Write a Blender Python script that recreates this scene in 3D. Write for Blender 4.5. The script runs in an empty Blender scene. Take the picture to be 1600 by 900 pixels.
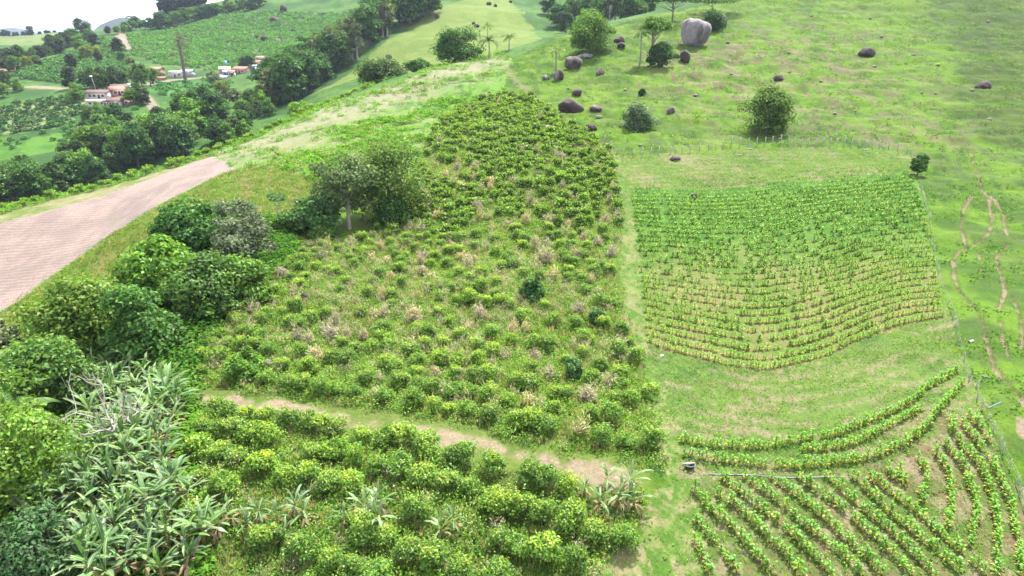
import bpy, math, random
import numpy as np
from mathutils import Vector
R = math.radians
scn = bpy.context.scene
COL = scn.collection
# ------------------------------------------------------------------ camera
CZ = 30.0
PITCH = R(20.8)
F = 1067.0
cam = bpy.data.cameras.new("camera"); camo = bpy.data.objects.new("camera", cam); COL.objects.link(camo)
cam.sensor_width = 36; cam.lens = 36 * F / 1600; cam.clip_start = 0.5; cam.clip_end = 60000
camo.location = (0, 0, CZ); camo.rotation_euler = (R(90) - PITCH, 0, 0)
scn.camera = camo
# ------------------------------------------------------------------ sky and sun
SUN_EL, SUN_AZ = R(60), R(28)          # azimuth clockwise from +Y (the view direction)
w = bpy.data.worlds.new("World"); scn.world = w; w.use_nodes = True
nt = w.node_tree; nt.nodes.clear()
wo = nt.nodes.new("ShaderNodeOutputWorld"); bg = nt.nodes.new("ShaderNodeBackground")
sky = nt.nodes.new("ShaderNodeTexSky"); sky.sky_type = 'NISHITA'; sky.sun_disc = False
sky.sun_elevation = SUN_EL; sky.sun_rotation = SUN_AZ; sky.altitude = 800; sky.dust_density = 2.0
tc = nt.nodes.new("ShaderNodeTexCoord"); mp = nt.nodes.new("ShaderNodeMapping"); mp.inputs['Scale'].default_value = (1, 1, 3.5)
nz = nt.nodes.new("ShaderNodeTexNoise"); nz.inputs['Scale'].default_value = 3.0; nz.inputs['Detail'].default_value = 7
cr = nt.nodes.new("ShaderNodeValToRGB"); cr.color_ramp.elements[0].position = 0.33; cr.color_ramp.elements[1].position = 0.56
mx = nt.nodes.new("ShaderNodeMix"); mx.data_type = 'RGBA'
mx.inputs['B'].default_value = (9.6, 9.7, 9.9, 1)     # bright cloud, in the sky texture's own units
nt.links.new(tc.outputs['Generated'], mp.inputs['Vector']); nt.links.new(mp.outputs['Vector'], nz.inputs['Vector'])
nt.links.new(nz.outputs['Fac'], cr.inputs['Fac']); nt.links.new(cr.outputs['Color'], mx.inputs['Factor'])
nt.links.new(sky.outputs['Color'], mx.inputs['A']); nt.links.new(mx.outputs['Result'], bg.inputs['Color'])
bg.inputs['Strength'].default_value = 0.075
nt.links.new(bg.outputs['Background'], wo.inputs['Surface'])
sl = bpy.data.lights.new("sun", 'SUN'); so = bpy.data.objects.new("sun", sl); COL.objects.link(so)
sl.energy = 3.4; sl.angle = R(3); sl.color = (1.0, 0.96, 0.88)
sd = Vector((math.sin(SUN_AZ) * math.cos(SUN_EL), math.cos(SUN_AZ) * math.cos(SUN_EL), math.sin(SUN_EL)))
so.rotation_euler = sd.to_track_quat('Z', 'Y').to_euler(); so.location = (0, 0, 200)
scn.view_settings.view_transform = 'Standard'; scn.view_settings.look = 'None'
scn.view_settings.exposure = 2.4; scn.view_settings.gamma = 1; scn.view_settings.use_curve_mapping = False
scn.render.engine = 'CYCLES'
scn.cycles.use_denoising = True
scn.cycles.max_bounces = 5; scn.cycles.diffuse_bounces = 2; scn.cycles.glossy_bounces = 1
scn.cycles.transmission_bounces = 3; scn.cycles.transparent_max_bounces = 4; scn.cycles.volume_bounces = 0
scn.cycles.caustics_reflective = False; scn.cycles.caustics_refractive = False
scn.cycles.sample_clamp_indirect = 1.0; scn.cycles.sample_clamp_direct = 0.8

# ------------------------------------------------------------------ colour
K = 0.195
def C(r, g, b, k=K):                      # albedo of something that reads (r,g,b) when the exposure is 1/K
    def l(c):
        c /= 255.0
        return c / 12.92 if c <= 0.04045 else ((c + 0.055) / 1.055) ** 2.4
    return np.array([l(r) * k, l(g) * k, l(b) * k])

# ------------------------------------------------------------------ noise
def _h(ix, iy, s):
    h = (ix.astype(np.int64) * 374761393 + iy.astype(np.int64) * 668265263 + s * 974634777) & 0xffffffff
    h = ((h ^ (h >> 13)) * 1274126177) & 0xffffffff
    h = ((h ^ (h >> 16)) * 2246822519) & 0xffffffff
    return ((h ^ (h >> 15)) & 0xffffff) / float(0xffffff)
def vn(x, y, s=0):
    x = np.asarray(x, float); y = np.asarray(y, float)
    ix = np.floor(x); iy = np.floor(y); fx = x - ix; fy = y - iy
    fx = fx * fx * (3 - 2 * fx); fy = fy * fy * (3 - 2 * fy)
    a = _h(ix, iy, s); b = _h(ix + 1, iy, s); c = _h(ix, iy + 1, s); d = _h(ix + 1, iy + 1, s)
    return (a * (1 - fx) + b * fx) * (1 - fy) + (c * (1 - fx) + d * fx) * fy
def fbm(x, y, o=4, s=0):
    t = 0; a = 0.5; n = 0
    for i in range(o):
        t = t + a * vn(x * 2 ** i + 17.3 * i, y * 2 ** i - 9.1 * i, s + i); n += a; a *= 0.5
    return t / n
def sst(a, b, x):
    t = np.clip((x - a) / (b - a), 0, 1); return t * t * (3 - 2 * t)
def mixc(a, b, t):
    return a * (1 - t[:, None]) + b * t[:, None]

# ------------------------------------------------------------------ terrain: survey points -> thin plate -> height field
cp_, sp_ = math.cos(PITCH), math.sin(PITCH)
def ray(px, py):
    u = (px - 800) / F; v = (450 - py) / F
    return u, cp_ + v * sp_, -sp_ + v * cp_
S = []                                    # (x, y, z relative to the camera)
def sv(px, py, Y):
    u, dy, dz = ray(px, py); t = Y / dy; S.append((u * t, Y, dz * t))
def sz(px, Y, Z):
    S.append(((px - 800) / F * (Y * cp_ - Z * sp_), Y, Z))
for px in (-300, 0, 300, 600, 900, 1200, 1450, 1600, 1900):
    sv(px, 900, 28.3 - 0.0003 * px)
    sv(px, 740, 35.3)
for px, py, Y in [
    (1300,575,50),(1300,450,66),(1300,300,96),(1300,240,115),(1300,180,140),(1300,100,178),(1300,50,210),(1300,0,246),(1300,-80,300),
    (1050,575,50.5),(1050,450,66),(1050,300,96),(1050,240,115),(1050,180,140),(1050,100,180),(1050,60,206),
    (1450,640,41),(1480,450,64),(1480,300,94),(1500,180,138),(1500,80,186),
    (1600,640,41),(1600,450,64),(1600,240,112),(1600,100,174),(1600,0,236),(1600,-80,290),
    (1900,640,41),(1900,450,63),(1900,240,110),(1900,100,170),(1900,0,230),
    (800,640,42),(800,520,56),(800,450,66),(800,400,76),(800,290,99),(800,240,116),(800,180,143),(800,150,160),(800,90,202),
    (900,150,158),(920,100,184),
    (600,640,42.5),(600,450,66.5),(600,350,89),(600,250,118),(600,200,140),(600,150,168),(600,126,186),
    (700,100,200),(700,160,160),(700,220,126),
    (500,640,43),(500,300,102),(500,220,133),(500,168,164),
    (400,640,43.5),(400,500,59),(400,450,67),(400,370,84),(400,300,103),(400,260,120),(400,218,144),
    (300,300,105),(300,256,128),
    (200,640,44.5),(200,560,54),(200,480,69),(200,400,86),(200,330,103),(200,293,115),
    (0,640,46),(0,540,60),(0,480,74),(0,420,85),(0,347,99),
    (-300,640,46),(-300,520,66),(-300,420,88),
    (850,62,214),(900,50,224),(1000,25,243),(1100,5,254),(1180,-12,266),
    # the far side of the valley
    (0,232,245),(60,226,248),(130,205,262),(200,190,270),(300,185,272),(170,150,310),(215,160,300),(100,115,372),(30,106,420),(60,140,330),(20,170,300),
    (50,72,650),(50,58.5,850),(-150,75,650),(-150,62,850),(130,54,590),(165,52,600),(200,48,620),(250,37,640),(300,20,660),(350,6,680),(430,-8,700),(520,-18,720),(620,-24,740),
    (150,75,500),(230,70,500),(300,108,425),(300,70,520),(360,120,395),(400,104,415),(400,60,525),(420,30,590),(500,60,520),(500,20,600),(580,30,560),
    (240,130,370),(280,150,320),
    (450,150,305),(400,165,292),(350,182,272),
    (490,146,286),(540,125,302),(600,100,320),(600,62,350),(650,50,365),(690,18,395),(700,60,340),(750,10,420),(800,20,390),(800,60,330),(840,42,372),(862,12,450),(760,-20,470),(900,-10,480),(1000,-20,500),(1150,-60,420),
    ]:
    sv(px, py, Y)
for px, Y, Z in [(-100,165,-40),(-100,195,-44),(0,160,-41),(0,195,-44),(100,165,-41),(100,200,-44),(200,175,-41),(200,215,-42),(300,185,-38),(300,225,-38),(400,190,-33),(400,235,-34.5),
                 (500,205,-27),(500,245,-30),(600,225,-21),(600,260,-23),(700,235,-14),(700,270,-14),(780,245,-10),(780,280,-10),(850,270,-4),(900,290,-3),(1000,310,3),(1100,330,10),
                 (0,1300,-45),(200,1200,-40),(400,1000,10),(-300,1200,-40),(600,1100,20),(900,900,20),(1300,600,45),(1700,500,40),(2000,600,30),
                 (0,3000,-70),(400,3000,-70),(800,3000,-60),(1600,3000,-40),(-600,3000,-70),(-300,300,-35),(-300,190,-44),(-500,650,-20)]:
    sz(px, Y, Z)
for th in (-1.4, -0.9, 0.9, 1.4):
    for r_ in (8, 20, 40):
        S.append((math.sin(th) * r_, math.cos(th) * r_, -26.5))
for th in (-0.5, 0, 0.5):
    S.append((math.sin(th) * 8, math.cos(th) * 8, -26.5))
for th in (-1.4, -0.7, 0, 0.7, 1.4):
    for r_ in (9000, 40000):
        S.append((math.sin(th) * r_, math.cos(th) * r_, -80.0))
for th in (-1.4, -1.0):
    for r_ in (100, 250, 700): S.append((math.sin(th) * r_, math.cos(th) * r_, -28.0))
for th in (1.0, 1.4):
    for r_, z_ in ((70, -25), (130, -16), (250, 5), (700, 30)): S.append((math.sin(th) * r_, math.cos(th) * r_, z_))
S = np.array(S)
def polar(x, y):
    return np.arctan2(x, y), 0.5 * np.log(x * x + y * y)
def _tps(d2):
    return 0.5 * d2 * np.log(d2 + 1e-12)
th_, lr_ = polar(S[:, 0], S[:, 1]); n_ = len(S)
A_ = np.zeros((n_ + 3, n_ + 3))
A_[:n_, :n_] = _tps((th_[:, None] - th_[None]) ** 2 + (lr_[:, None] - lr_[None]) ** 2) + np.eye(n_) * 2e-4
A_[:n_, n_:] = np.c_[np.ones(n_), th_, lr_]; A_[n_:, :n_] = A_[:n_, n_:].T
W_ = np.linalg.solve(A_, np.r_[S[:, 2], 0, 0, 0])
TH0, TH1, NT = -1.5, 1.5, 420
LR0, LR1, NL = math.log(4.0), math.log(45000.0), 560
gt = np.linspace(TH0, TH1, NT); gl = np.linspace(LR0, LR1, NL)
GT, GL = np.meshgrid(gt, gl)
BASE = np.zeros(GT.shape)
for i in range(NL):
    d2 = (GT[i][:, None] - th_) ** 2 + (GL[i][:, None] - lr_) ** 2
    BASE[i] = _tps(d2) @ W_[:n_] + W_[n_] + W_[n_ + 1] * GT[i] + W_[n_ + 2] * GL[i]
def bump(px, Y, Z, wpx, wy):              # far hills
    x0 = (px - 800) / F * Y * cp_; r0 = math.hypot(x0, Y); t0 = math.atan2(x0, Y)
    X = np.exp(GL) * np.sin(GT); Yg = np.exp(GL) * np.cos(GT)
    g = np.exp(-((GT - t0) / (wpx / F)) ** 2 - ((GL - math.log(r0)) / wy) ** 2)
    return g * Z
for b in [(185,2300,68,26,.10),(222,2350,50,36,.10),(150,2250,34,16,.1),(18,3600,52,26,.1),(60,3600,38,30,.1),(-60,3500,60,40,.1),
          (40,12000,70,24,.1),(84,12000,120,22,.1),(118,12000,150,24,.1),(160,12000,110,30,.1),(-30,12000,50,50,.1),(240,12000,110,50,.1),(350,12000,110,60,.1)]:
    BASE += bump(*b)
BASE += CZ
def base_h(x, y):
    t, l = polar(np.asarray(x, float), np.asarray(y, float))
    ft = np.clip((t - TH0) / (TH1 - TH0) * (NT - 1), 0, NT - 1.001); fl = np.clip((l - LR0) / (LR1 - LR0) * (NL - 1), 0, NL - 1.001)
    it = ft.astype(int); il = fl.astype(int); ft = ft - it; fl = fl - il
    return (BASE[il, it] * (1 - ft) + BASE[il, it + 1] * ft) * (1 - fl) + (BASE[il + 1, it] * (1 - ft) + BASE[il + 1, it + 1] * ft) * fl
YS = np.exp(np.linspace(math.log(14), math.log(1100), 2600))
def at(px, py):                           # where the line of sight meets the bare terrain
    u, dy, dz = ray(px, py); t = YS / dy
    d = CZ + dz * t - base_h(u * t, YS)
    k = np.where(d < 0)[0]
    if len(k) == 0: k = [len(YS) - 1]
    k = max(1, k[0]); f = d[k - 1] / (d[k - 1] - d[k] + 1e-9); Y = YS[k - 1] + (YS[k] - YS[k - 1]) * f
    return u * Y / dy, Y
def ats(pts): return np.array([at(*p) for p in pts])
def place(px, Y):                         # a point on the terrain at a distance Y, in the direction of column px
    x = (px - 800) / F * Y
    for _ in range(6):
        z = float(base_h(x, Y)) - CZ; x = (px - 800) / F * (Y * cp_ - z * sp_)
    return x, Y
def proj(x, y, z):
    z = z - CZ; t = y * cp_ - z * sp_
    return 800 + F * x / t, 450 - F * (y * sp_ + z * cp_) / t
def inpoly(x, y, P):
    r = np.zeros(x.shape, bool)
    b = (x >= P[:, 0].min()) & (x <= P[:, 0].max()) & (y >= P[:, 1].min()) & (y <= P[:, 1].max())
    if not b.any(): return r
    xx = x[b]; yy = y[b]; c = np.zeros(xx.shape, bool)
    for (x0, y0), (x1, y1) in zip(P, np.roll(P, -1, 0)):
        if y0 == y1: continue
        c ^= ((y0 > yy) != (y1 > yy)) & (xx < (x1 - x0) * (yy - y0) / (y1 - y0) + x0)
    r[b] = c
    return r
def dline(x, y, P, mx_=6.0):              # distance to a polyline, capped
    d = np.full(x.shape, mx_)
    for (x0, y0), (x1, y1) in zip(P[:-1], P[1:]):
        b = (x > min(x0, x1) - mx_) & (x < max(x0, x1) + mx_) & (y > min(y0, y1) - mx_) & (y < max(y0, y1) + mx_)
        if not b.any(): continue
        xx = x[b]; yy = y[b]; vx, vy = x1 - x0, y1 - y0
        t = np.clip(((xx - x0) * vx + (yy - y0) * vy) / (vx * vx + vy * vy + 1e-9), 0, 1)
        d[b] = np.minimum(d[b], np.hypot(xx - x0 - t * vx, yy - y0 - t * vy))
    return d
def smooth_line(pts, n=60):               # Catmull-Rom in plan
    P = np.array(pts, float); Q = np.r_[[2 * P[0] - P[1]], P, [2 * P[-1] - P[-2]]]
    out = []
    for i in range(1, len(Q) - 2):
        for t in np.linspace(0, 1, max(3, n // (len(P) - 1)), endpoint=False):
            a, b, c, d = Q[i - 1], Q[i], Q[i + 1], Q[i + 2]
            out.append(0.5 * (2 * b + (c - a) * t + (2 * a - 5 * b + 4 * c - d) * t * t + (3 * b - a - 3 * c + d) * t ** 3))
    out.append(P[-1]); return np.array(out)
def resample(P, step):
    L = np.r_[0, np.cumsum(np.hypot(*np.diff(P, axis=0).T))]
    s = np.arange(step / 2, L[-1], step)
    return np.c_[np.interp(s, L, P[:, 0]), np.interp(s, L, P[:, 1])]

Z = {}
Z['coffee_up'] = ats([(762,152),(830,152),(905,205),(955,240),(972,330),(965,400),(972,470),(1000,560),(1040,735),(950,738),(720,676),(520,642),(305,608),(325,530),(420,440),(470,388),(560,375),(640,330),(655,250),(690,190)])
Z['coffee_lo'] = ats([(285,650),(400,648),(500,666),(700,706),(930,760),(1010,775),(1000,830),(905,915),(260,915),(290,760)])
Z['path'] = smooth_line(ats([(295,620),(380,634),(450,642),(520,652),(600,664),(650,674),(720,690),(800,712),(850,725),(930,744),(965,748)]))
Z['verge'] = ats([(958,238),(990,248),(985,310),(1000,400),(1010,540),(1050,620),(1062,740),(1085,780),(1120,910),(900,915),(1000,840),(1040,735),(1000,560),(972,470),(965,400),(972,330)])
Z['field'] = ats([(965,245),(1040,240),(1150,234),(1250,228),(1420,240),(1450,330),(1470,450),(1490,520),(1520,590),(1560,690),(1600,780),(1640,910),(1080,915),(1075,780),(1060,740),(1030,620),(1005,540),(995,400),(985,310)])
Z['corn'] = ats([(985,292),(1100,296),(1250,282),(1430,270),(1455,360),(1475,497),(1440,500),(1400,508),(1340,532),(1290,556),(1250,568),(1200,577),(1150,573),(1060,553),(1008,538),(998,400)])
Z['lowcorn'] = ats([(1080,748),(1200,740),(1330,738),(1440,690),(1500,640),(1530,650),(1570,720),(1610,800),(1640,915),(1110,915),(1085,830)])
Z['bare'] = ats([(-80,378),(0,351),(100,323),(200,291),(332,243),(367,264),(300,295),(230,330),(160,375),(80,430),(0,487),(-80,530)])
Z['slope'] = ats([(-80,545),(0,490),(80,433),(160,378),(230,333),(300,298),(367,266),(430,262),(500,285),(480,380),(430,430),(330,500),(300,560),(100,600),(-80,700)])
Z['weedy'] = ats([(332,240),(450,190),(560,150),(640,120),(760,88),(800,92),(785,150),(690,190),(655,250),(560,260),(500,285),(430,262),(367,262)])
Z['ridge'] = ats([(340,246),(420,222),(500,188),(560,165),(640,135),(700,115),(770,95)])
Z['ridge_strip'] = np.r_[ats([(-80,378),(0,351),(100,323),(200,291),(332,243)]), np.array([place(330,140), place(200,122), place(100,114), place(0,106), place(-80,100)])]
Z['painted_shade'] = ats([(1425,-60),(1452,40),(1480,120),(1530,215),(1580,260),(1750,330),(1750,-60)])
Z['path2'] = ats([(958,240),(940,225),(905,205),(860,175),(830,150),(800,120),(785,100)])
TRK = [[(1470,226),(1500,232),(1515,240),(1527,265),(1532,287),(1540,297),(1550,325),(1549,350),(1542,370),(1525,380),(1510,387),(1494,397),(1490,425),(1500,450),(1522,480),(1535,507),(1542,537),(1550,560),(1562,585),(1585,610),(1602,627),(1640,650)],
       [(1525,300),(1510,315),(1504,337),(1504,362),(1510,384)],
       [(1541,300),(1562,317),(1569,332),(1572,355),(1575,372),(1602,376),(1640,380)],
       [(1575,383),(1557,402),(1562,425),(1570,450),(1568,465),(1560,482)],
       [(1582,460),(1594,500),(1597,545)],
       [(1530,395),(1535,432)],[(1562,505),(1570,540),(1578,560)]]
TRK = [smooth_line(ats(t)) for t in TRK]
TRKW = [0.17, 0.14, 0.14, 0.14, 0.11, 0.08, 0.08]
Z['yardpale'] = ats([(1585,636),(1600,618),(1640,640),(1640,720),(1600,665)])
Z['farm_yard'] = np.array([place(128,300), place(168,292), place(205,296), place(200,325), place(150,322)])
Z['road'] = smooth_line(np.array([place(205,352), place(235,372), place(262,384), place(300,395), place(340,402), place(380,408), place(430,412), place(480,430)]), 80)
Z['track_far'] = smooth_line(np.array([place(218,325), place(232,305), place(243,285)]), 12)
Z['track_left'] = smooth_line(np.array([place(-20,340), place(40,338), place(80,334), place(112,330)]), 20)
Z['track_top'] = smooth_line(np.array([place(408,560), place(420,540), place(440,515), place(455,500)]), 20)
Z['track_hill'] = smooth_line(np.array([place(188,560), place(196,525), place(206,490)]), 12)
Z['far_coffee'] = np.array([place(205,470), place(250,435), place(330,425), place(400,440), place(440,450), place(520,470), place(590,500), place(560,590), place(430,620), place(330,610), place(260,590), place(200,560)])
Z['far_coffee_left'] = np.array([place(20,370), place(95,345), place(180,350), place(205,400), place(195,500), place(160,545), place(125,520), place(90,440), place(40,410)])
Z['vines'] = np.array([place(-20,262), place(30,262), place(95,268), place(135,290), place(120,318), place(60,312), place(-20,300)])
Z['bright_strip'] = np.array([place(-40,228), place(60,236), place(160,250), place(230,262), place(245,285), place(160,272), place(60,256), place(-40,250)])
Z['far_field'] = np.array([place(-200,560), place(100,560), place(95,700), place(110,860), place(-250,900)])
Z['garden'] = np.array([place(225,330), place(330,290), place(370,330), place(345,388), place(250,372)])
Z['spur'] = np.array([place(480,284), place(560,300), place(690,270), place(850,290), place(835,360), place(790,470), place(690,420), place(640,372), place(560,322)])
Z['pasture'] = ats([(785,150),(800,92),(860,62),(1000,27),(1140,2),(1300,-70),(1800,-70),(1800,900),(1600,760),(1520,590),(1470,450),(1450,330),(1420,236),(1250,226),(1040,238),(965,244),(900,200),(830,150)])

def detail_h(x, y):
    r = np.hypot(x, y)
    h = (fbm(x / 7.0, y / 7.0, 3, 5) - 0.5) * 0.7
    p = inpoly(x, y, Z['pasture'])
    if p.any():
        ter = np.zeros(x.shape)
        xx = x[p]; yy = y[p]
        wv = (fbm((xx + .3 * yy) / 8.0, yy / 3.4, 4, 31) - 0.5) * 1.7 + (fbm(xx / 2.5, yy / 2.2, 2, 37) - 0.5) * 0.6
        ter[p] = wv * sst(50, 100, yy)
        h = h + ter
    h = h + (fbm(x / 40.0, y / 40.0, 3, 9) - 0.5) * 10 * sst(260, 600, r)
    h = h + (fbm(x / 260.0, y / 260.0, 4, 12) - 0.5) * 60 * sst(1000, 2500, r)
    return h
def H(x, y):
    x = np.asarray(x, float); y = np.asarray(y, float)
    return base_h(x, y) + detail_h(np.atleast_1d(x), np.atleast_1d(y)).reshape(x.shape)
def h1(x, y): return float(H(np.array([x]), np.array([y]))[0])

# ------------------------------------------------------------------ materials
def mat_base(name):
    m = bpy.data.materials.new(name); m.use_nodes = True; n = m.node_tree; n.nodes.clear()
    o = n.nodes.new("ShaderNodeOutputMaterial"); return m, n, o
def N(n, t, **kw):
    a = n.nodes.new("ShaderNode" + t)
    for k, v in kw.items():
        if k in a.inputs.keys(): a.inputs[k].default_value = v
        else: setattr(a, k, v)
    return a
def mulc(n, a, b, fac=1.0, bt='MULTIPLY'):
    m = n.nodes.new("ShaderNodeMix"); m.data_type = 'RGBA'; m.blend_type = bt; m.inputs['Factor'].default_value = fac
    n.links.new(a, m.inputs['A'])
    if hasattr(b, 'is_output'): n.links.new(b, m.inputs['B'])
    else: m.inputs['B'].default_value = b
    return m.outputs['Result']
def ramp(n, fac, stops):
    r = n.nodes.new("ShaderNodeValToRGB"); e = r.color_ramp.elements
    while len(e) < len(stops): e.new(0.5)
    for el, (p, c) in zip(e, stops): el.position = p; el.color = (*c, 1) if len(c) == 3 else c
    n.links.new(fac, r.inputs['Fac']); return r.outputs['Color']
def foliage_mat(name, trans=0.35, gloss=0.05, vary=0.25, rough=0.5):
    m, n, o = mat_base(name)
    at_ = N(n, "Attribute", attribute_name="Col"); oi = N(n, "ObjectInfo")
    v = ramp(n, oi.outputs['Random'], [(0, (1 - vary, 1 - vary * .9, 1 - vary * .4)), (0.5, (1, 1, 1)), (1, (1 + vary * .9, 1 + vary * .6, 1 - vary * .5))])
    c = mulc(n, at_.outputs['Color'], v)
    d = N(n, "BsdfDiffuse"); t = N(n, "BsdfTranslucent"); g = N(n, "BsdfGlossy", Roughness=rough)
    n.links.new(c, d.inputs['Color'])
    tcol = mulc(n, c, (1.15, 1.1, 0.6, 1)); n.links.new(tcol, t.inputs['Color'])
    m1 = N(n, "MixShader", Fac=trans); n.links.new(d.outputs[0], m1.inputs[1]); n.links.new(t.outputs[0], m1.inputs[2])
    m2 = N(n, "MixShader", Fac=gloss); n.links.new(m1.outputs[0], m2.inputs[1]); n.links.new(g.outputs[0], m2.inputs[2])
    n.links.new(m2.outputs[0], o.inputs['Surface']); return m
def solid_mat(name, c, rough=0.8, noise=0.25, scale=6.0, bump=0.2, attr=False):
    m, n, o = mat_base(name)
    tcd = N(n, "TexCoord"); nz_ = N(n, "TexNoise", Scale=scale, Detail=6.0); n.links.new(tcd.outputs['Object'], nz_.inputs['Vector'])
    v = ramp(n, nz_.outputs['Fac'], [(0.25, (1 - noise,) * 3), (0.75, (1 + noise,) * 3)])
    if attr: src = N(n, "Attribute", attribute_name="Col").outputs['Color']
    else:
        rgb = N(n, "RGB"); rgb.outputs[0].default_value = (*[k * .78 for k in c], 1); src = rgb.outputs[0]
    c_ = mulc(n, src, v); b = N(n, "BsdfPrincipled", Roughness=rough); n.links.new(c_, b.inputs['Base Color'])
    bp = N(n, "Bump", Strength=bump, Distance=0.05); n.links.new(nz_.outputs['Fac'], bp.inputs['Height']); n.links.new(bp.outputs[0], b.inputs['Normal'])
    n.links.new(b.outputs[0], o.inputs['Surface']); return m
def ground_mat(name="ground"):
    m, n, o = mat_base(name)
    a = N(n, "Attribute", attribute_name="Col"); g = N(n, "NewGeometry")
    n1 = N(n, "TexNoise", Scale=5.0, Detail=5.0, Roughness=0.7); n2 = N(n, "TexNoise", Scale=1.1, Detail=4.0, Roughness=0.65)
    for x in (n1, n2): n.links.new(g.outputs['Position'], x.inputs['Vector'])
    v1 = ramp(n, n1.outputs['Fac'], [(0.3, (0.66, 0.70, 0.62)), (0.52, (1, 1, 1)), (0.72, (1.3, 1.25, 1.3))])
    v2 = ramp(n, n2.outputs['Fac'], [(0.3, (0.8, 0.86, 0.75)), (0.7, (1.18, 1.13, 1.2))])
    c = mulc(n, mulc(n, a.outputs['Color'], v1), v2)
    b = N(n, "BsdfPrincipled", Roughness=0.95); b.inputs['Specular IOR Level'].default_value = 0.1
    n.links.new(c, b.inputs['Base Color'])
    bp = N(n, "Bump", Strength=0.6, Distance=0.12); n.links.new(n1.outputs['Fac'], bp.inputs['Height']); n.links.new(bp.outputs[0], b.inputs['Normal'])
    n.links.new(b.outputs[0], o.inputs['Surface']); return m
def plough_mat():
    m, n, o = mat_base("ploughed_soil")
    a = N(n, "Attribute", attribute_name="Col"); g = N(n, "NewGeometry")
    mp_ = N(n, "Mapping"); mp_.inputs['Rotation'].default_value = (0, 0, R(-14)); n.links.new(g.outputs['Position'], mp_.inputs['Vector'])
    wv = N(n, "TexWave", Scale=0.34, Distortion=3.0, Detail=4.0); wv.bands_direction = 'Y'; n.links.new(mp_.outputs[0], wv.inputs['Vector'])
    n1 = N(n, "TexNoise", Scale=3.0, Detail=6.0, Roughness=0.75); n.links.new(g.outputs['Position'], n1.inputs['Vector'])
    v = ramp(n, n1.outputs['Fac'], [(0.3, (0.62, 0.60, 0.60)), (0.5, (1.0, 1.0, 1.0)), (0.75, (1.2, 1.2, 1.2))])
    v2 = ramp(n, wv.outputs['Fac'], [(0.0, (0.90, 0.89, 0.89)), (0.5, (1.03, 1.03, 1.03))])
    c = mulc(n, mulc(n, a.outputs['Color'], v), v2)
    b = N(n, "BsdfPrincipled", Roughness=0.95); n.links.new(c, b.inputs['Base Color'])
    bp = N(n, "Bump", Strength=0.45, Distance=0.12); n.links.new(wv.outputs['Fac'], bp.inputs['Height'])
    bp2 = N(n, "Bump", Strength=0.7, Distance=0.15); n.links.new(n1.outputs['Fac'], bp2.inputs['Height']); n.links.new(bp.outputs[0], bp2.inputs['Normal'])
    n.links.new(bp2.outputs[0], b.inputs['Normal']); n.links.new(b.outputs[0], o.inputs['Surface']); return m
def rock_mat(name, dark, pale, amt):
    m, n, o = mat_base(name)
    tcd = N(n, "TexCoord"); oi = N(n, "ObjectInfo")
    mp_ = N(n, "Mapping"); mp_.inputs['Scale'].default_value = (1.0, 1.0, 0.28); n.links.new(tcd.outputs['Object'], mp_.inputs['Vector'])
    n1 = N(n, "TexNoise", Scale=1.3, Detail=7.0, Roughness=0.65, noise_dimensions='4D'); n.links.new(mp_.outputs[0], n1.inputs['Vector'])
    mm = N(n, "Math", operation='MULTIPLY'); mm.inputs[1].default_value = 37.0; n.links.new(oi.outputs['Random'], mm.inputs[0]); n.links.new(mm.outputs[0], n1.inputs['W'])
    n2 = N(n, "TexNoise", Scale=6.0, Detail=6.0); n.links.new(tcd.outputs['Object'], n2.inputs['Vector'])
    c = ramp(n, n1.outputs['Fac'], [(amt - 0.07, tuple(dark)), (amt + 0.07, tuple(pale))])
    v = ramp(n, n2.outputs['Fac'], [(0.3, (0.7,) * 3), (0.7, (1.25,) * 3)])
    c = mulc(n, c, v); b = N(n, "BsdfPrincipled", Roughness=0.9); n.links.new(c, b.inputs['Base Color'])
    bp = N(n, "Bump", Strength=0.5, Distance=0.1); n.links.new(n2.outputs['Fac'], bp.inputs['Height']); n.links.new(bp.outputs[0], b.inputs['Normal'])
    n.links.new(b.outputs[0], o.inputs['Surface']); return m
M = {}
M['ground'] = ground_mat(); M['plough'] = plough_mat()
M['leaf'] = foliage_mat("foliage", 0.38, 0.012); M['coffee'] = foliage_mat("coffee_foliage", 0.46, 0.012, 0.22, 0.4)
M['grass'] = foliage_mat("grass_blades", 0.5, 0.0, 0.1); M['banana'] = foliage_mat("banana_leaf", 0.3, 0.014, 0.2, 0.4)
M['corn'] = foliage_mat("corn_leaf", 0.42, 0.012, 0.2, 0.4); M['dry'] = foliage_mat("dry_twigs", 0.2, 0.0, 0.2)
M['bark'] = solid_mat("bark", (.10, .08, .065), 0.9, 0.4, 5, 0.5); M['palebark'] = solid_mat("pale_bark", (.25, .225, .20), 0.85, 0.35, 3, 0.3)
M['greybark'] = solid_mat("grey_bark", (.14, .122, .105), 0.9, 0.35, 4, 0.4)
M['rock'] = rock_mat("brown_rock", C(92, 66, 66), C(150, 130, 128), 0.66); M['greyrock'] = rock_mat("grey_rock", C(96, 78, 80), C(205, 196, 200), 0.46)
M['halfrock'] = rock_mat("lichen_rock", C(95, 70, 70), C(180, 170, 168), 0.53); M['palestone'] = solid_mat("pale_stone", tuple(C(222, 205, 180)), 0.9, 0.2, 8)
M['mossrock'] = rock_mat("mossy_rock", C(70, 72, 50), C(120, 110, 100), 0.6)
M['post'] = solid_mat("weathered_wood", (.24, .23, .21), 0.85, 0.25, 12); M['wire'] = solid_mat("wire", (.2, .2, .2), 0.5, 0.1)
M['plaster'] = solid_mat("white_plaster", (.40, .37, .35), 0.8, 0.12, 1.5, 0.05); M['tan'] = solid_mat("tan_brick", (.28, .18, .12), 0.85, 0.2, 3)
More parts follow.
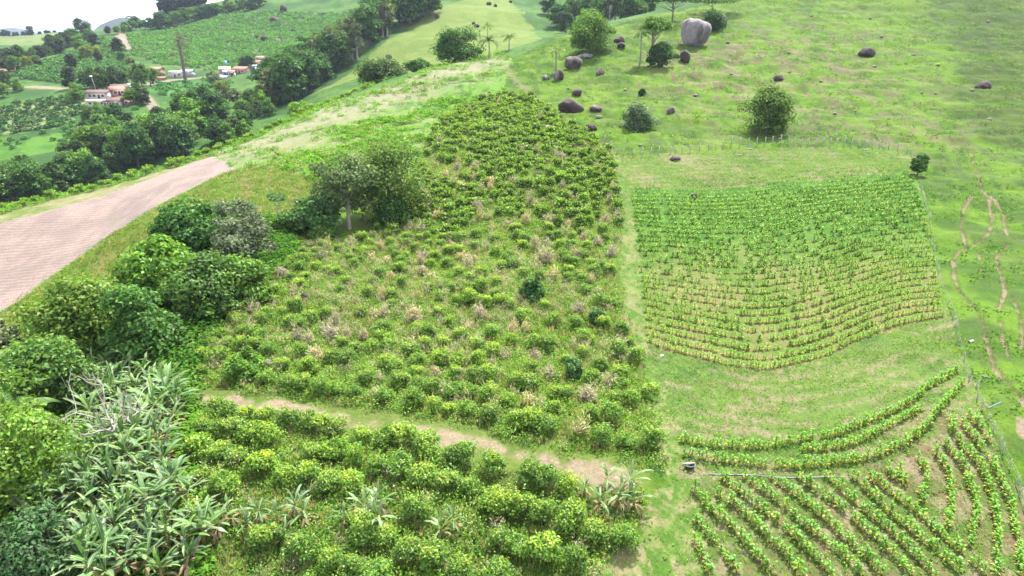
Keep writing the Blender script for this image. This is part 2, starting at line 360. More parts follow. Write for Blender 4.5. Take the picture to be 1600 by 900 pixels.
M['pinkwall'] = solid_mat("pink_wall", (.36, .24, .21), 0.8, 0.12, 2); M['tile'] = solid_mat("clay_tile", (.22, .10, .065), 0.85, 0.3, 2.5)
M['darktile'] = solid_mat("old_tile", (.085, .042, .04), 0.85, 0.3, 2.5); M['greyroof'] = solid_mat("fibre_cement", (.30, .30, .29), 0.85, 0.25, 1.5)
M['tin'] = solid_mat("tin", (.33, .34, .36), 0.45, 0.12, 2); M['dark'] = solid_mat("dark_opening", (.03, .028, .028), 0.6, 0.1)
M['bluewall'] = solid_mat("blue_paint", (.10, .24, .48), 0.7, 0.1); M['rubber'] = solid_mat("dark_plastic", (.045, .045, .055), 0.45, 0.2, 10)
M['bluepipe'] = solid_mat("pipe_plastic", (.11, .13, .20), 0.4, 0.15, 8); M['board'] = solid_mat("grey_board", (.26, .23, .22), 0.8, 0.2, 14)
M['white'] = solid_mat("white_plastic", (.8, .8, .8), 0.5, 0.08)

# ------------------------------------------------------------------ mesh helpers
def mesh_np(name, V, Q=None, T=None, col=None, smooth=False):
    me = bpy.data.meshes.new(name); V = np.asarray(V, np.float32)
    Q = np.zeros((0, 4), np.int32) if Q is None else np.asarray(Q, np.int32).reshape(-1, 4)
    T = np.zeros((0, 3), np.int32) if T is None else np.asarray(T, np.int32).reshape(-1, 3)
    nq, ntr = len(Q), len(T)
    me.vertices.add(len(V)); me.vertices.foreach_set("co", V.ravel())
    me.loops.add(nq * 4 + ntr * 3); me.loops.foreach_set("vertex_index", np.r_[Q.ravel(), T.ravel()].astype(np.int32))
    me.polygons.add(nq + ntr)
    me.polygons.foreach_set("loop_start", np.r_[np.arange(nq) * 4, nq * 4 + np.arange(ntr) * 3].astype(np.int32))
    if smooth: me.polygons.foreach_set("use_smooth", np.ones(nq + ntr, bool))
    if col is not None:
        a = me.color_attributes.new("Col", 'FLOAT_COLOR', 'POINT')
        a.data.foreach_set("color", np.c_[np.clip(col, 0, 1), np.ones(len(V))].astype(np.float32).ravel())
    me.update(calc_edges=True); me.validate(); return me
def cat(parts):                           # join (V, Q, col) triples
    Vs, Qs, Cs = [], [], []; o = 0
    for V, Q, c in parts:
        Vs.append(V); Qs.append(np.asarray(Q) + o); Cs.append(c); o += len(V)
    return np.concatenate(Vs), np.concatenate(Qs), np.concatenate(Cs)
def obj(name, me, mat, parent=None, loc=None, smooth=None):
    if mat is not None and len(me.materials) == 0: me.materials.append(mat)
    o = bpy.data.objects.new(name, me); COL.objects.link(o)
    if parent is not None: o.parent = parent
    if loc is not None: o.location = loc
    return o
def tag(o, label, cat_, group=None):
    o['label'] = label; o['category'] = cat_
    if group: o['group'] = group
    return o
def thing(name, label, cat_, loc, rz=0, group=None, sc=1):
    o = bpy.data.objects.new(name, None); COL.objects.link(o); o.location = loc; o.rotation_euler = (0, 0, rz)
    o.scale = (sc, sc, sc) if not hasattr(sc, '__len__') else sc; o.empty_display_size = 0.3
    return tag(o, label, cat_, group)
def tube(P, rad, n=7, col=(1, 1, 1)):
    P = np.asarray(P, float); rad = np.broadcast_to(np.asarray(rad, float), (len(P),)); V = []; Q = []
    for i, p in enumerate(P):
        d = P[min(i + 1, len(P) - 1)] - P[max(i - 1, 0)]; d = d / (np.linalg.norm(d) + 1e-9)
        a = np.cross(d, (0.31, 0.93, 0.2) if abs(d[1]) < 0.8 else (1, 0, 0.1)); a /= np.linalg.norm(a); b = np.cross(d, a)
        for k in range(n):
            t = 2 * math.pi * k / n; V.append(p + rad[i] * (a * math.cos(t) + b * math.sin(t)))
    for i in range(len(P) - 1):
        for k in range(n): Q.append((i * n + k, i * n + (k + 1) % n, (i + 1) * n + (k + 1) % n, (i + 1) * n + k))
    e = (len(P) - 1) * n
    for k in range(1, n // 2):
        Q.append((e + k - 1, e + k, e + n - 1 - k, e + (n - k) % n) if False else (e, e + k, e + k + 1, e + min(k + 2, n - 1)))
    V = np.array(V); return V, np.array(Q), np.tile(np.asarray(col, float), (len(V), 1))
def box(cx, cy, cz, sx, sy, sz_, col=(1, 1, 1)):
    V = np.array([(cx + a * sx / 2, cy + b * sy / 2, cz + c * sz_ / 2) for c in (-1, 1) for a, b in ((-1, -1), (1, -1), (1, 1), (-1, 1))], float)
    Q = np.array([(3, 2, 1, 0), (4, 5, 6, 7), (0, 1, 5, 4), (1, 2, 6, 5), (2, 3, 7, 6), (3, 0, 4, 7)])
    return V, Q, np.tile(np.asarray(col, float), (8, 1))
def nrm(v): return v / (np.linalg.norm(v, axis=-1, keepdims=True) + 1e-9)
def leafcards(P, Nn, L, Wd, col, rng, up=None):   # one folded four-cornered leaf per point
    n = len(P); t = rng.normal(size=(n, 3)) if up is None else up
    t = nrm(t - Nn * (t * Nn).sum(1)[:, None]); b = np.cross(Nn, t)
    L = np.broadcast_to(L, (n,))[:, None]; Wd = np.broadcast_to(Wd, (n,))[:, None]
    V = np.stack([P - t * L * .5, P + b * Wd * .5 + t * L * .08 + Nn * L * .12, P + t * L * .5 - Nn * L * .06, P - b * Wd * .5 + t * L * .08 + Nn * L * .12], 1).reshape(-1, 3)
    Q = np.arange(4 * n).reshape(-1, 4)
    return V, Q, np.repeat(col, 4, 0)
def inst(tpl, X, Y_, Zz, rz, sc, tint=None):      # many copies of a template in one mesh (for stuff)
    V, Q, c = tpl; n = len(X); m = len(V); ca, sa = np.cos(rz)[:, None], np.sin(rz)[:, None]
    s = np.asarray(sc)
    sx = s[:, None] if s.ndim == 1 else s[:, :1]; sz2 = s[:, None] if s.ndim == 1 else s[:, 1:2]
    vx = V[None, :, 0] * sx; vy = V[None, :, 1] * sx
    W2 = np.stack([vx * ca - vy * sa + X[:, None], vx * sa + vy * ca + Y_[:, None], V[None, :, 2] * sz2 + Zz[:, None]], 2).reshape(-1, 3)
    Q2 = (Q[None] + (np.arange(n) * m)[:, None, None]).reshape(-1, 4)
    c2 = np.tile(c[None], (n, 1, 1))
    if tint is not None: c2 = c2 * tint[:, None, :]
    return W2, Q2, c2.reshape(-1, 3)
def pick(pal, rng, n, jit=0.14):
    pal = np.array(pal); k = rng.integers(0, len(pal), n); f = rng.random(n)[:, None]; k2 = rng.integers(0, len(pal), n)
    c = pal[k] * (1 - f * .5) + pal[k2] * f * .5
    return c * (1 + rng.normal(0, jit, (n, 1)))

# ------------------------------------------------------------------ the ground sheet
ZLIM = [0, 0]
def build_ground():
    r = np.r_[np.exp(np.linspace(math.log(7), math.log(20), 40, endpoint=False)), np.exp(np.linspace(math.log(20), math.log(300), 660, endpoint=False)),
              np.exp(np.linspace(math.log(300), math.log(1000), 230, endpoint=False)), np.exp(np.linspace(math.log(1000), math.log(40000), 140))]
    t = np.r_[np.linspace(-1.45, -0.86, 50, endpoint=False), np.linspace(-0.86, 0.86, 1050, endpoint=False), np.linspace(0.86, 1.45, 50)]
    Tm, Rm = np.meshgrid(t, r); x = (Rm * np.sin(Tm)).ravel(); y = (Rm * np.cos(Tm)).ravel(); rr = Rm.ravel()
    z = H(x, y)
    # edges wander
    wx = x + (fbm(x / 1.6, y / 1.6, 3, 51) - .5) * 2.2; wy = y + (fbm(x / 1.6, y / 1.6, 3, 61) - .5) * 3.0
    big = fbm(x / 18, y / 18, 4, 71); med = fbm(x / 5, y / 5, 4, 81); fin = fbm(x / 1.1, y / 1.5, 4, 91); mic = fbm(x / .32, y / .5, 3, 95)
    fy = 1 + 2.2 * sst(45, 130, y)
    str_ = fbm((x + .25 * y) / 4.5, y / (1.8 * fy), 4, 101); str2 = fbm((x + .3 * y) / 2.4, y / (1.1 * fy), 4, 111); fin = np.where(y > 70, fbm(x / 1.1, y / 3.2, 4, 92), fin)
    # pasture everywhere first
    c = mixc(C(136, 182, 50), C(92, 142, 34), sst(.40, .60, med * .35 + str_ * .4 + fin * .25)); c = mixc(c, C(160, 196, 64), sst(.5, .68, big * .6 + str2 * .4) * .55); c = mixc(c, C(86, 130, 46), sst(.56, .66, fin * .5 + str2 * .5) * .55)
    past = inpoly(wx, wy, Z['pasture'])
    dry = sst(.50, .68, str_ * .55 + str2 * .25 + big * .2)
    pz = np.zeros(x.shape); pz[past] = 1
    pxs, pys = proj(x, y, z)
    dz = np.exp(-((pxs - 1240) / 190) ** 2 - ((pys - 120) / 75) ** 2) + .6 * np.exp(-((pxs - 1430) / 120) ** 2 - ((pys - 215) / 35) ** 2) + .8 * np.exp(-((pxs - 1120) / 90) ** 2 - ((pys - 105) / 35) ** 2)
    dz = dz * (y > 10) * (rr < 330)
    c = mixc(c, C(196, 182, 144), np.clip(pz * sst(.47, .56, str_ * .25 + str2 * .35 + fin * .4) * (.10 + dz * 1.0), 0, 1) * .75); c = mixc(c, C(116, 124, 62), pz * np.clip(dz, 0, 1) * .5 * sst(.46, .56, med * .2 + str_ * .3 + fin * .5))
    dki = inpoly(x, y, Z['painted_shade']); dkd = dline(x, y, Z['painted_shade'][:6], 60.0) * np.where(dki, 1, -1) + (big - .5) * 16 + (str_ - .5) * 10
    c = mixc(c, c * np.array([.50, .53, .54]) + C(118, 108, 70)[None] * .10, sst(-3, 9, dkd) * (dki | (np.abs(dkd) < 12)))  # cloud shadow on the upper right slope, painted into the grass colour
    # a field inside its fence
    f = inpoly(wx, wy, Z['field']).astype(float)
    cf = mixc(C(142, 176, 84), C(92, 142, 54), sst(.42, .60, med * .35 + fin * .3 + mic * .35)); ph = np.sin(dline(x, y, smooth_line(ats([(1012,536),(1100,561),(1200,575),(1290,554),(1400,506),(1472,495)])), 60.0) * 3.3 + med * 2.5) * .05
    cf = mixc(cf, C(200, 188, 146), sst(.47, .60, str_ * .35 + fin * .25 + mic * .3 + med * .1 + ph) * .8)
    c = mixc(c, cf, f)
    k = inpoly(wx, wy, Z['corn']).astype(float)
    far = sst(62, 84, y)
    ck = mixc(mixc(C(182, 178, 116), C(140, 168, 78), sst(.35, .6, fin * .5 + med * .5)), mixc(C(128, 180, 72), C(96, 156, 50), sst(.4, .6, fin)), far)
    c = mixc(c, ck, k)
    k = inpoly(wx, wy, Z['lowcorn']).astype(float)
    ck = mixc(C(176, 152, 118), C(128, 156, 76), sst(.36, .52, fin * .35 + str_ * .15 + med * .25 + mic * .25)); ck = mixc(ck, C(208, 190, 156), sst(.52, .64, str2 * .5 + mic * .5) * .8)
    c = mixc(c, ck, k)
    k = inpoly(wx, wy, Z['verge']).astype(float)
    ck = mixc(C(120, 168, 66), C(172, 190, 112), sst(.42, .60, fin * .4 + med * .2 + mic * .4)); ck = mixc(ck, C(206, 194, 150), sst(.50, .62, fin * .35 + str2 * .3 + mic * .35) * np.where(y > 42, .35, .8))
    c = mixc(c, ck, k)
    k = (inpoly(wx, wy, Z['coffee_up']) | inpoly(wx, wy, Z['coffee_lo'])).astype(float)
    ck = mixc(C(136, 172, 78), C(88, 134, 50), sst(.4, .62, fin * .6 + med * .4)); ck = mixc(ck, C(178, 176, 112), sst(.48, .66, med * .5 + str2 * .5) * np.where(y > 80, .3, .6)); ck = mixc(ck, C(160, 128, 98), sst(.62, .74, fin) * .45)
    c = mixc(c, ck, k)
    k = inpoly(wx, wy, Z['slope']).astype(float)
    ck = mixc(C(138, 178, 66), C(164, 178, 86), sst(.38, .62, med * .5 + fin * .5)); ck = mixc(ck, C(108, 150, 52), sst(.55, .7, big)); ck = mixc(ck, C(186, 164, 116), sst(.56, .72, str2) * .6)
    c = mixc(c, ck, k)
    k = inpoly(wx, wy, Z['weedy']).astype(float)
    dr = dline(x, y, Z['ridge'], 40.0)
    ck = mixc(C(150, 200, 84), C(96, 156, 50), sst(.42, .60, med * .5 + fin * .5)); ck = mixc(ck, C(190, 206, 134), sst(.5, .64, str_ * .5 + fin * .5) * .8)
    ck = mixc(ck, C(212, 206, 172), np.clip(sst(14, 2, dr + (med - .5) * 16), 0, 1) * .8)
    pat = np.exp(-((x - at(490, 240)[0]) / 9) ** 2 - ((y - at(490, 240)[1]) / 14) ** 2)
    ck = mixc(ck, C(206, 204, 150), np.clip(pat * 1.3 * sst(.3, .6, med), 0, 1))
    c = mixc(c, ck, k)
    k = inpoly(wx, wy, Z['ridge_strip']).astype(float)
    c = mixc(c, mixc(mixc(C(188, 190, 130), C(150, 174, 84), sst(.4, .6, med)), C(206, 196, 156), sst(.52, .66, fin * .6 + str_ * .4)), k)
    # far side
    fr = sst(140, 170, rr) * (1 - np.clip(pz, 0, 1)) * (1 - inpoly(x, y, Z['weedy'])) * (1 - inpoly(x, y, Z['coffee_up']))
    cfar = mixc(C(90, 148, 60), C(124, 174, 76), sst(.4, .6, med * .6 + fin * .4)); cfar = mixc(cfar, C(84, 134, 62), sst(.45, .65, big))
    c = mixc(c, cfar, fr)
    for nm, ca, cb in (('spur', C(166, 192, 96), C(150, 182, 84)), ('far_field', C(160, 186, 110), C(150, 176, 100)), ('bright_strip', C(126, 186, 70), C(104, 164, 56)), ('garden', C(112, 178, 82), C(96, 160, 70)), ('far_coffee', C(100, 158, 76), C(136, 160, 96)), ('far_coffee_left', C(78, 124, 64), C(92, 132, 72)), ('vines', C(196, 206, 150), C(160, 188, 110))):
        k = inpoly(x + (med - .5) * 8, y + (med - .5) * 14, Z[nm]).astype(float)
        c = mixc(c, mixc(ca, cb, sst(.4, .6, med)), k)
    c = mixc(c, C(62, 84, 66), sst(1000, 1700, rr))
    # bare things
    part = np.zeros(x.shape, int)
    b = inpoly(x + (fin - .5) * 1.2, y + (fin - .5) * 1.6, Z['bare'])
    cb = mixc(C(208, 180, 166), C(182, 156, 146), sst(.35, .65, med * .5 + fin * .5)); cb = mixc(cb, C(160, 165, 110), sst(.66, .76, fin * .4 + med * .6) * .5)
    c[b] = cb[b]; part[b] = 1
    dp = dline(x, y, Z['path'], 5.0) + (fin - .5) * 1.5 + (med - .5) * 1.0
    kk = sst(1.0, .35, dp); c = mixc(c, C(150, 176, 84), sst(2.6, 1.4, dp) * .7); c = mixc(c, mixc(C(212, 192, 162), C(160, 172, 98), sst(.46, .60, med * .6 + fin * .4)), kk); part[dp < .85] = 2
    dp = dline(x, y, Z['path2'], 5.0) + (fin - .5) * 1.4
    c = mixc(c, C(188, 182, 132), sst(1.4, .5, dp) * .6)
    for T, wd in zip(TRK, TRKW):
        dp = dline(x, y, T, 5.0) + (fin - .5) * .45 + (mic - .5) * .3
        c = mixc(c, C(128, 150, 70), sst(wd * 3.5, wd * 1.4, dp) * .45)
        c = mixc(c, mixc(C(200, 182, 150), C(152, 148, 98), sst(.4, .6, fin)), sst(wd * 1.25, wd * .55, dp)); part[dp < wd * .9] = 3
        z = z - .22 * sst(wd * 1.6, wd * .4, dp)
    k = inpoly(wx, wy, Z['yardpale']); c[k] = mixc(C(206, 182, 160), C(160, 160, 110), sst(.4, .6, fin))[k]; part[k] = 3
    k = inpoly(x + (med - .5) * 6, y + (med - .5) * 6, Z['farm_yard']); c[k] = C(200, 160, 132); part[k] = 4
    for nm, wd in (('road', 3.0), ('track_far', 2.0), ('track_left', 2.2), ('track_top', 2.0), ('track_hill', 3.5)):
        dp = dline(x, y, Z[nm], 9.0) + (med - .5) * 1.5; k = sst(wd + .8, wd - .8, dp)
        c = mixc(c, C(214, 196, 176), k); part[dp < wd] = 4
    part[(part == 0) & (rr > 420)] = 5
    dirt = np.exp(-((pxs - 12) / 26) ** 2 - ((pys - 106) / 8) ** 2) * (rr > 330) * (rr < 560)
    c = mixc(c, C(205, 165, 145), sst(.4, .7, dirt))
    ZLIM[:] = [float(z.min()) - 1, float(z.max()) + 30]
    nr, ntm = Rm.shape
    idx = np.arange(nr * ntm).reshape(nr, ntm)
    Q = np.stack([idx[:-1, :-1], idx[:-1, 1:], idx[1:, 1:], idx[1:, :-1]], 2).reshape(-1, 4)[:, ::-1]
    fp = np.median(part[Q], axis=1).astype(int); fp = np.where((part[Q] == part[Q][:, :1]).all(1), part[Q][:, 0], np.max(np.where(part[Q] == 5, 0, part[Q]), axis=1))
    V = np.c_[x, y, z]
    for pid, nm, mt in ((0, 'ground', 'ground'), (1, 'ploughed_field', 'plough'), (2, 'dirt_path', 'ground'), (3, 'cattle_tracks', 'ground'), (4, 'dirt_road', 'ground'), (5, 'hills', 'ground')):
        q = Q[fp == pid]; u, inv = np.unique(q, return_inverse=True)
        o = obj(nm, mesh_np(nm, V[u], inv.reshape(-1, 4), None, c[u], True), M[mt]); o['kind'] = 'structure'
build_ground()

# ------------------------------------------------------------------ tree and bush builders
LK = 0.445
def L_(r, g, b): return C(r, g, b, LK)
P_DARK = [L_(58, 104, 48), L_(76, 126, 56), L_(100, 150, 68)]
P_MID = [L_(80, 130, 54), L_(106, 156, 66), L_(136, 176, 82)]
P_BRIGHT = [L_(92, 150, 48), L_(116, 174, 58), L_(148, 194, 76)]
P_YEL = [L_(104, 140, 48), L_(136, 164, 60), L_(168, 182, 78)]
P_GREY = [L_(118, 146, 96), L_(144, 164, 114), L_(168, 178, 136)]
P_BLUE = [L_(76, 128, 66), L_(98, 150, 80), L_(126, 170, 98)]
P_EUC = [L_(78, 106, 62), L_(104, 126, 76), L_(132, 144, 92)]
def blob_dirs(n, rng, zmin=-0.3):
    d = nrm(rng.normal(size=(n * 3, 3))); d = d[d[:, 2] > zmin][:n]; return d
def crown(rng, Rx, Rz, zc, nb, br, nl, ls, pal, fill=0.55, flat=0.75, zmin=-0.35, asp=0.55):
    d = blob_dirs(nb, rng, zmin); rad = fill + (1 - fill) * rng.random(len(d)) ** .6
    lump = 0.66 + 0.62 * vn(d[:, 0] * 1.9 + 5, d[:, 1] * 1.9 + d[:, 2] * 2, int(rng.integers(1e5)))
    cen = d * (rad * lump)[:, None] * np.array([Rx - br * .7, Rx - br * .7, Rz - br * .5]) + np.array([0, 0, zc])
    parts = []
    for c0 in cen:
        b = br * rng.uniform(.5, 1.35); dd = blob_dirs(nl, rng, -0.55); q = .45 + .68 * rng.random(len(dd)) ** .8
        P = c0 + dd * q[:, None] * b * np.array([1, 1, flat])
        Nn = nrm(dd * .55 + np.array([0, 0, .55]) + rng.normal(0, .42, dd.shape))
        tint = rng.uniform(.72, 1.22); col = pick(pal, rng, len(dd)) * tint
        parts.append(leafcards(P, Nn, ls * rng.uniform(.7, 1.3, len(dd)), ls * asp * rng.uniform(.8, 1.2, len(dd)), col, rng))
    return cat(parts), cen
def limbs(rng, H_, r0, cen, top, nmain=7, lean=0.3, fork=0.45):
    zf = H_ * fork; base = np.array([0, 0, -0.4]); off = rng.normal(0, lean, 2)
    trunk = np.array([base, (off[0] * .2, off[1] * .2, zf * .5), (off[0] * .6, off[1] * .6, zf), (off[0], off[1], top)])
    parts = [tube(trunk, [r0 * 1.35, r0, r0 * .8, r0 * .3], 8)]
    k = rng.permutation(len(cen))[:nmain * 2]
    for i, j in enumerate(k):
        s = rng.uniform(.55, 1.0) if i >= nmain else rng.uniform(.35, .9)
        p0 = trunk[1] * (1 - s) + trunk[2] * s if s < .8 else trunk[2] * .8 + trunk[3] * .2
        p1 = cen[j]; m = p0 * .5 + p1 * .5 + np.r_[rng.normal(0, .06 * H_, 2), -.03 * H_]
        rr = r0 * rng.uniform(.3, .55); parts.append(tube([p0, m, p1], [rr, rr * .7, rr * .25], 6))
    return cat(parts)
def tree_meshes(kind, seed, pal, Ht, Wd, detail=1.0, ls=None, br=None, bare=False):
    rng = np.random.default_rng(seed)
    if kind == 'broad':   zc, Rz, fork, zmin, nb, fl = Ht * .50, Ht * .52, .3, -.8, 64, .72
    elif kind == 'dome':  zc, Rz, fork, zmin, nb, fl = Ht * .42, Ht * .58, .2, -.75, 56, .8
    elif kind == 'umb':   zc, Rz, fork, zmin, nb, fl = Ht * .78, Ht * .24, .55, -.2, 26, .55
    elif kind == 'euc':   zc, Rz, fork, zmin, nb, fl = Ht * .60, Ht * .42, .4, -.9, 36, .9
    elif kind == 'shrub': zc, Rz, fork, zmin, nb, fl = Ht * .36, Ht * .62, .12, -.8, 38, .9
    elif kind == 'cone':  zc, Rz, fork, zmin, nb, fl = Ht * .6, Ht * .42, .7, -.9, 34, .8
    br = br or Wd * ((.17 if detail >= 1 else .15) if kind != 'euc' else .17); nb = int(nb * (1 if detail >= 1 else .8))
    nl = int((150 if kind in ('broad', 'dome', 'shrub') else 110) * detail); ls = ls or Wd * .045
    cr, cen = crown(rng, Wd / 2, Rz, zc, nb, br, nl, ls, pal, .5 if kind != 'umb' else .4, fl, zmin)
    if kind == 'cone':
        V = cr[0]; f = np.clip(1.25 - (V[:, 2] / Ht), .12, 1); V[:, 0] *= f; V[:, 1] *= f; cen = cen * np.c_[np.clip(1.25 - cen[:, 2] / Ht, .12, 1)] ** np.array([1, 1, 0])
    tk = limbs(rng, Ht, max(.09, Ht * .024), cen, zc + Rz * .4, 7 if detail >= 1 else 4, Ht * .03, fork)
    n = kind
    return mesh_np(n + "_trunk", tk[0], tk[1], None, None, True), mesh_np(n + "_crown", cr[0], cr[1], None, cr[2])
BARK = {'broad': 'bark', 'dome': 'bark', 'umb': 'greybark', 'euc': 'palebark', 'shrub': 'bark', 'cone': 'bark'}
def tree(name, label, x, y, meshes, bark='bark', leaf='leaf', rz=0, sc=1, group=None, cat_='tree', sink=0.0):
    t = thing(name, label, cat_, (x, y, h1(x, y) - sink), rz, group, sc)
    obj('trunk' if cat_ == 'tree' else 'stem', meshes[0], M[bark], t); obj('crown' if cat_ == 'tree' else 'foliage', meshes[1], M[leaf], t)
    return t
def depth(x, y): return y * cp_ - (float(base_h(x, y)) - CZ) * sp_
def near_tree(label, px, py, wpx, hpx, kind, pal, seed, bark=None, name='tree', cat_='tree', detail=1.0, ls=None, Y=None, group=None, br=None):
    x, y = at(px, py) if Y is None else place(px, Y)
    m = F / depth(x, y); el = math.cos(math.atan2(CZ - float(base_h(x, y)), y))
    Wd = wpx / m; Ht = hpx / m / max(.75, el)
    me = tree_meshes(kind, seed, pal, Ht, Wd, detail, ls, br)
    return tree(name, label, x, y, me, bark or BARK[kind], rz=0, group=group, cat_=cat_)

# ------------------------------------------------------------------ boulders
def rock_mesh(seed, flat=.8, sub=4, rough=.22):
    import bmesh
    bm = bmesh.new(); bmesh.ops.create_icosphere(bm, subdivisions=sub, radius=1.0)
    V = np.array([v.co[:] for v in bm.verts]); d = nrm(V); rng = np.random.default_rng(seed)
    r = np.ones(len(V))
    for _ in range(12):                     # a few chopped faces
        n = nrm(rng.normal(size=3)); h = rng.uniform(.66, .95); k = d @ n; r = np.where(k * r > h, r * .25 + .75 * h / np.maximum(k, .05), r)
    s = int(rng.integers(1e4))
    r *= 1 + 1.6 * rough * (fbm(d[:, 0] * 1.6 + d[:, 2] + 9, d[:, 1] * 1.6 - d[:, 2] + 3, 4, s) - .5) + .08 * (fbm(d[:, 0] * 6 + d[:, 2] * 3, d[:, 1] * 6 + 5, 3, s + 7) - .5)
    V = d * r[:, None] * np.array([1, 1, flat])
    if seed == 1: V[:, :2] *= (.80 + .26 * V[:, 2:3])
    for v, c in zip(bm.verts, V): v.co = c
    me = bpy.data.meshes.new("boulder"); bm.to_mesh(me); bm.free()
    me.polygons.foreach_set("use_smooth", np.ones(len(me.polygons), bool)); return me
def boulder(label, px, py, wpx, hpx, mat='rock', seed=0, Y=None, group=None, name='boulder', tilt=0, sub=4):
    x, y = at(px, py) if Y is None else place(px, Y)
    m = F / depth(x, y); w_, h_ = wpx / m * .92, hpx / m * .92
    me = rock_mesh(seed, 1.0, sub); me.materials.append(M[mat])
    o = bpy.data.objects.new(name, me); COL.objects.link(o)
    o.scale = (w_ * .54, w_ * .48, h_ * .58); yy = y + w_ * .25
    o.location = (x, yy, h1(x, yy) + h_ * .30); o.rotation_euler = (0, tilt, random.Random(seed).uniform(-.3, .3))
    return tag(o, label, 'rock', group)
GB = "boulders scattered on the grazed hillside"
boulder("huge pale grey boulder with dark streaks below the hilltop tree", 1086, 74, 56, 50, 'greyrock', 1, tilt=.22, group=GB)
boulder("large dark mossy boulder tucked behind the huge pale boulder", 1122, 44, 34, 27, 'mossrock', 2, group=GB)
boulder("upright brown boulder just under the huge pale boulder", 1071, 96, 16, 22, 'rock', 3, group=GB)
boulder("small grey brown boulder left of the upright brown one", 1057, 92, 12, 11, 'halfrock', 4, group=GB)
boulder("split boulder, brown and pale grey, in front of the leaning tree", 896, 108, 34, 23, 'halfrock', 5, group=GB)
boulder("low flat pale slab at the foot of the leaning tree", 915, 93, 26, 10, 'greyrock', 6, group=GB)
boulder("tall brown boulder with pale edge below the small palm", 872, 127, 18, 21, 'halfrock', 7, group=GB)
boulder("low grey rock left of the tall brown boulder", 853, 124, 13, 9, 'greyrock', 8, group=GB)
boulder("brown boulder right of the leaning tree crown, upper of two", 968, 66, 17, 13, 'rock', 9, group=GB, tilt=-.3)
boulder("smaller brown boulder under another right of the leaning tree", 971, 77, 13, 9, 'rock', 10, group=GB)
boulder("lone grey brown boulder in open grass between palms", 938, 117, 14, 13, 'halfrock', 11, group=GB)
boulder("dark boulder just above the broadest brown boulder", 902, 151, 17, 11, 'rock', 12, group=GB, tilt=-.2)
boulder("broadest dark brown boulder near the coffee field corner", 892, 177, 41, 26, 'rock', 13, group=GB, tilt=.15)
boulder("flat speckled boulder right of the broadest brown boulder", 932, 177, 22, 11, 'halfrock', 14, group=GB)
boulder("small pale rock between two dark boulders", 936, 188, 12, 6, 'greyrock', 15, group=GB)
boulder("dark boulder with pale rim below the flat speckled boulder", 924, 201, 20, 12, 'rock', 16, group=GB)
boulder("brown grey boulder right of the pale topped shrub", 1049, 178, 14, 12, 'halfrock', 17, group=GB)
boulder("low pinkish slab at the top edge of the coffee field", 858, 205, 24, 9, 'palestone', 18, group=GB)
boulder("dark oval boulder on the fence line above the field", 1055, 251, 18, 8, 'rock', 19, group=GB)
boulder("reddish brown rock standing among the uppermost corn rows", 1084, 312, 11, 11, 'rock', 20)
boulder("dark square boulder with pale corner high on the pasture", 1356, 89, 26, 17, 'rock', 21, group=GB)
boulder("small dark boulder directly above the round pasture tree", 1217, 128, 16, 11, 'rock', 22, group=GB)
boulder("dark ridged boulder alone on the shaded far right slope", 1540, 138, 25, 14, 'rock', 23, group=GB, tilt=-.3)
boulder("purplish boulder half sunk among upper coffee bushes", 840, 277, 13, 12, 'rock', 24)
boulder("dark pointed boulder among coffee bushes near the tree belt", 476, 474, 16, 18, 'rock', 25)
boulder("pale purple boulder among coffee bushes above the dirt path", 418, 577, 20, 14, 'halfrock', 26)
boulder("pale flat stone beside the lowest cattle track", 1541, 590, 9, 5, 'greyrock', 27)
boulder("reddish boulder beside shrubs on the pasture spur", 607, 93, 11, 11, 'rock', 28, group=GB)
boulder("small dark boulder at the eucalyptus edge of the spur top", 683, 28, 8, 9, 'rock', 29, group=GB, sub=3)
boulder("reddish boulder at the lower foot of the eucalyptus belt", 484, 140, 8, 10, 'rock', 30, group=GB, sub=3)
for i, (px, py, w_, h_, la) in enumerate([(745,42,9,6,"flat dark rock left of the pair on the spur"),(740,38,6,5,"tiny dark rock above the flat one on the spur"),(764,8,8,7,"brown rock near the top of the spur, left of two"),(774,11,6,6,"brown rock near the top of the spur, right of two"),(798,4,6,5,"small rock at the very top of the spur"),
        (442,17,11,13,"tall purple rock outcrop in the far coffee hill"),(427,32,14,10,"broad rock outcrop on the far coffee hill"),(458,50,10,9,"round rock below the far hill outcrops"),(505,22,8,7,"small rock above the eucalyptus crowns"),(413,66,13,11,"dark rock behind the far cottages"),(402,62,10,7,"low rock beside the dark rock behind the cottages"),(441,71,7,6,"purple rock right of the dark one behind the cottages")]):
    boulder(la, px, py, w_, h_, 'rock', 40 + i, group="rocks on the far slopes", sub=3)
rs = random.Random(5)
stones = [(1096,67),(1138,66),(977,140),(888,140),(1087,152),(978,196),(1233,84),(1283,128),(1268,30),(1360,32),(1367,106),(1429,85),(1466,104),(1441,146),(1463,145),(1547,190),(1545,33),(1519,144),(1337,172),(1305,180),(1220,217),(1143,118),(1000,232),(1234,113),(1378,58)]
for i, (px, py) in enumerate(stones):
    boulder("small pale stone lying in the pasture grass of the hillside", px, py, rs.uniform(5, 8), rs.uniform(3.5, 5), 'palestone', 70 + i % 5, group="small pale stones in the pasture", name='stone', sub=2)

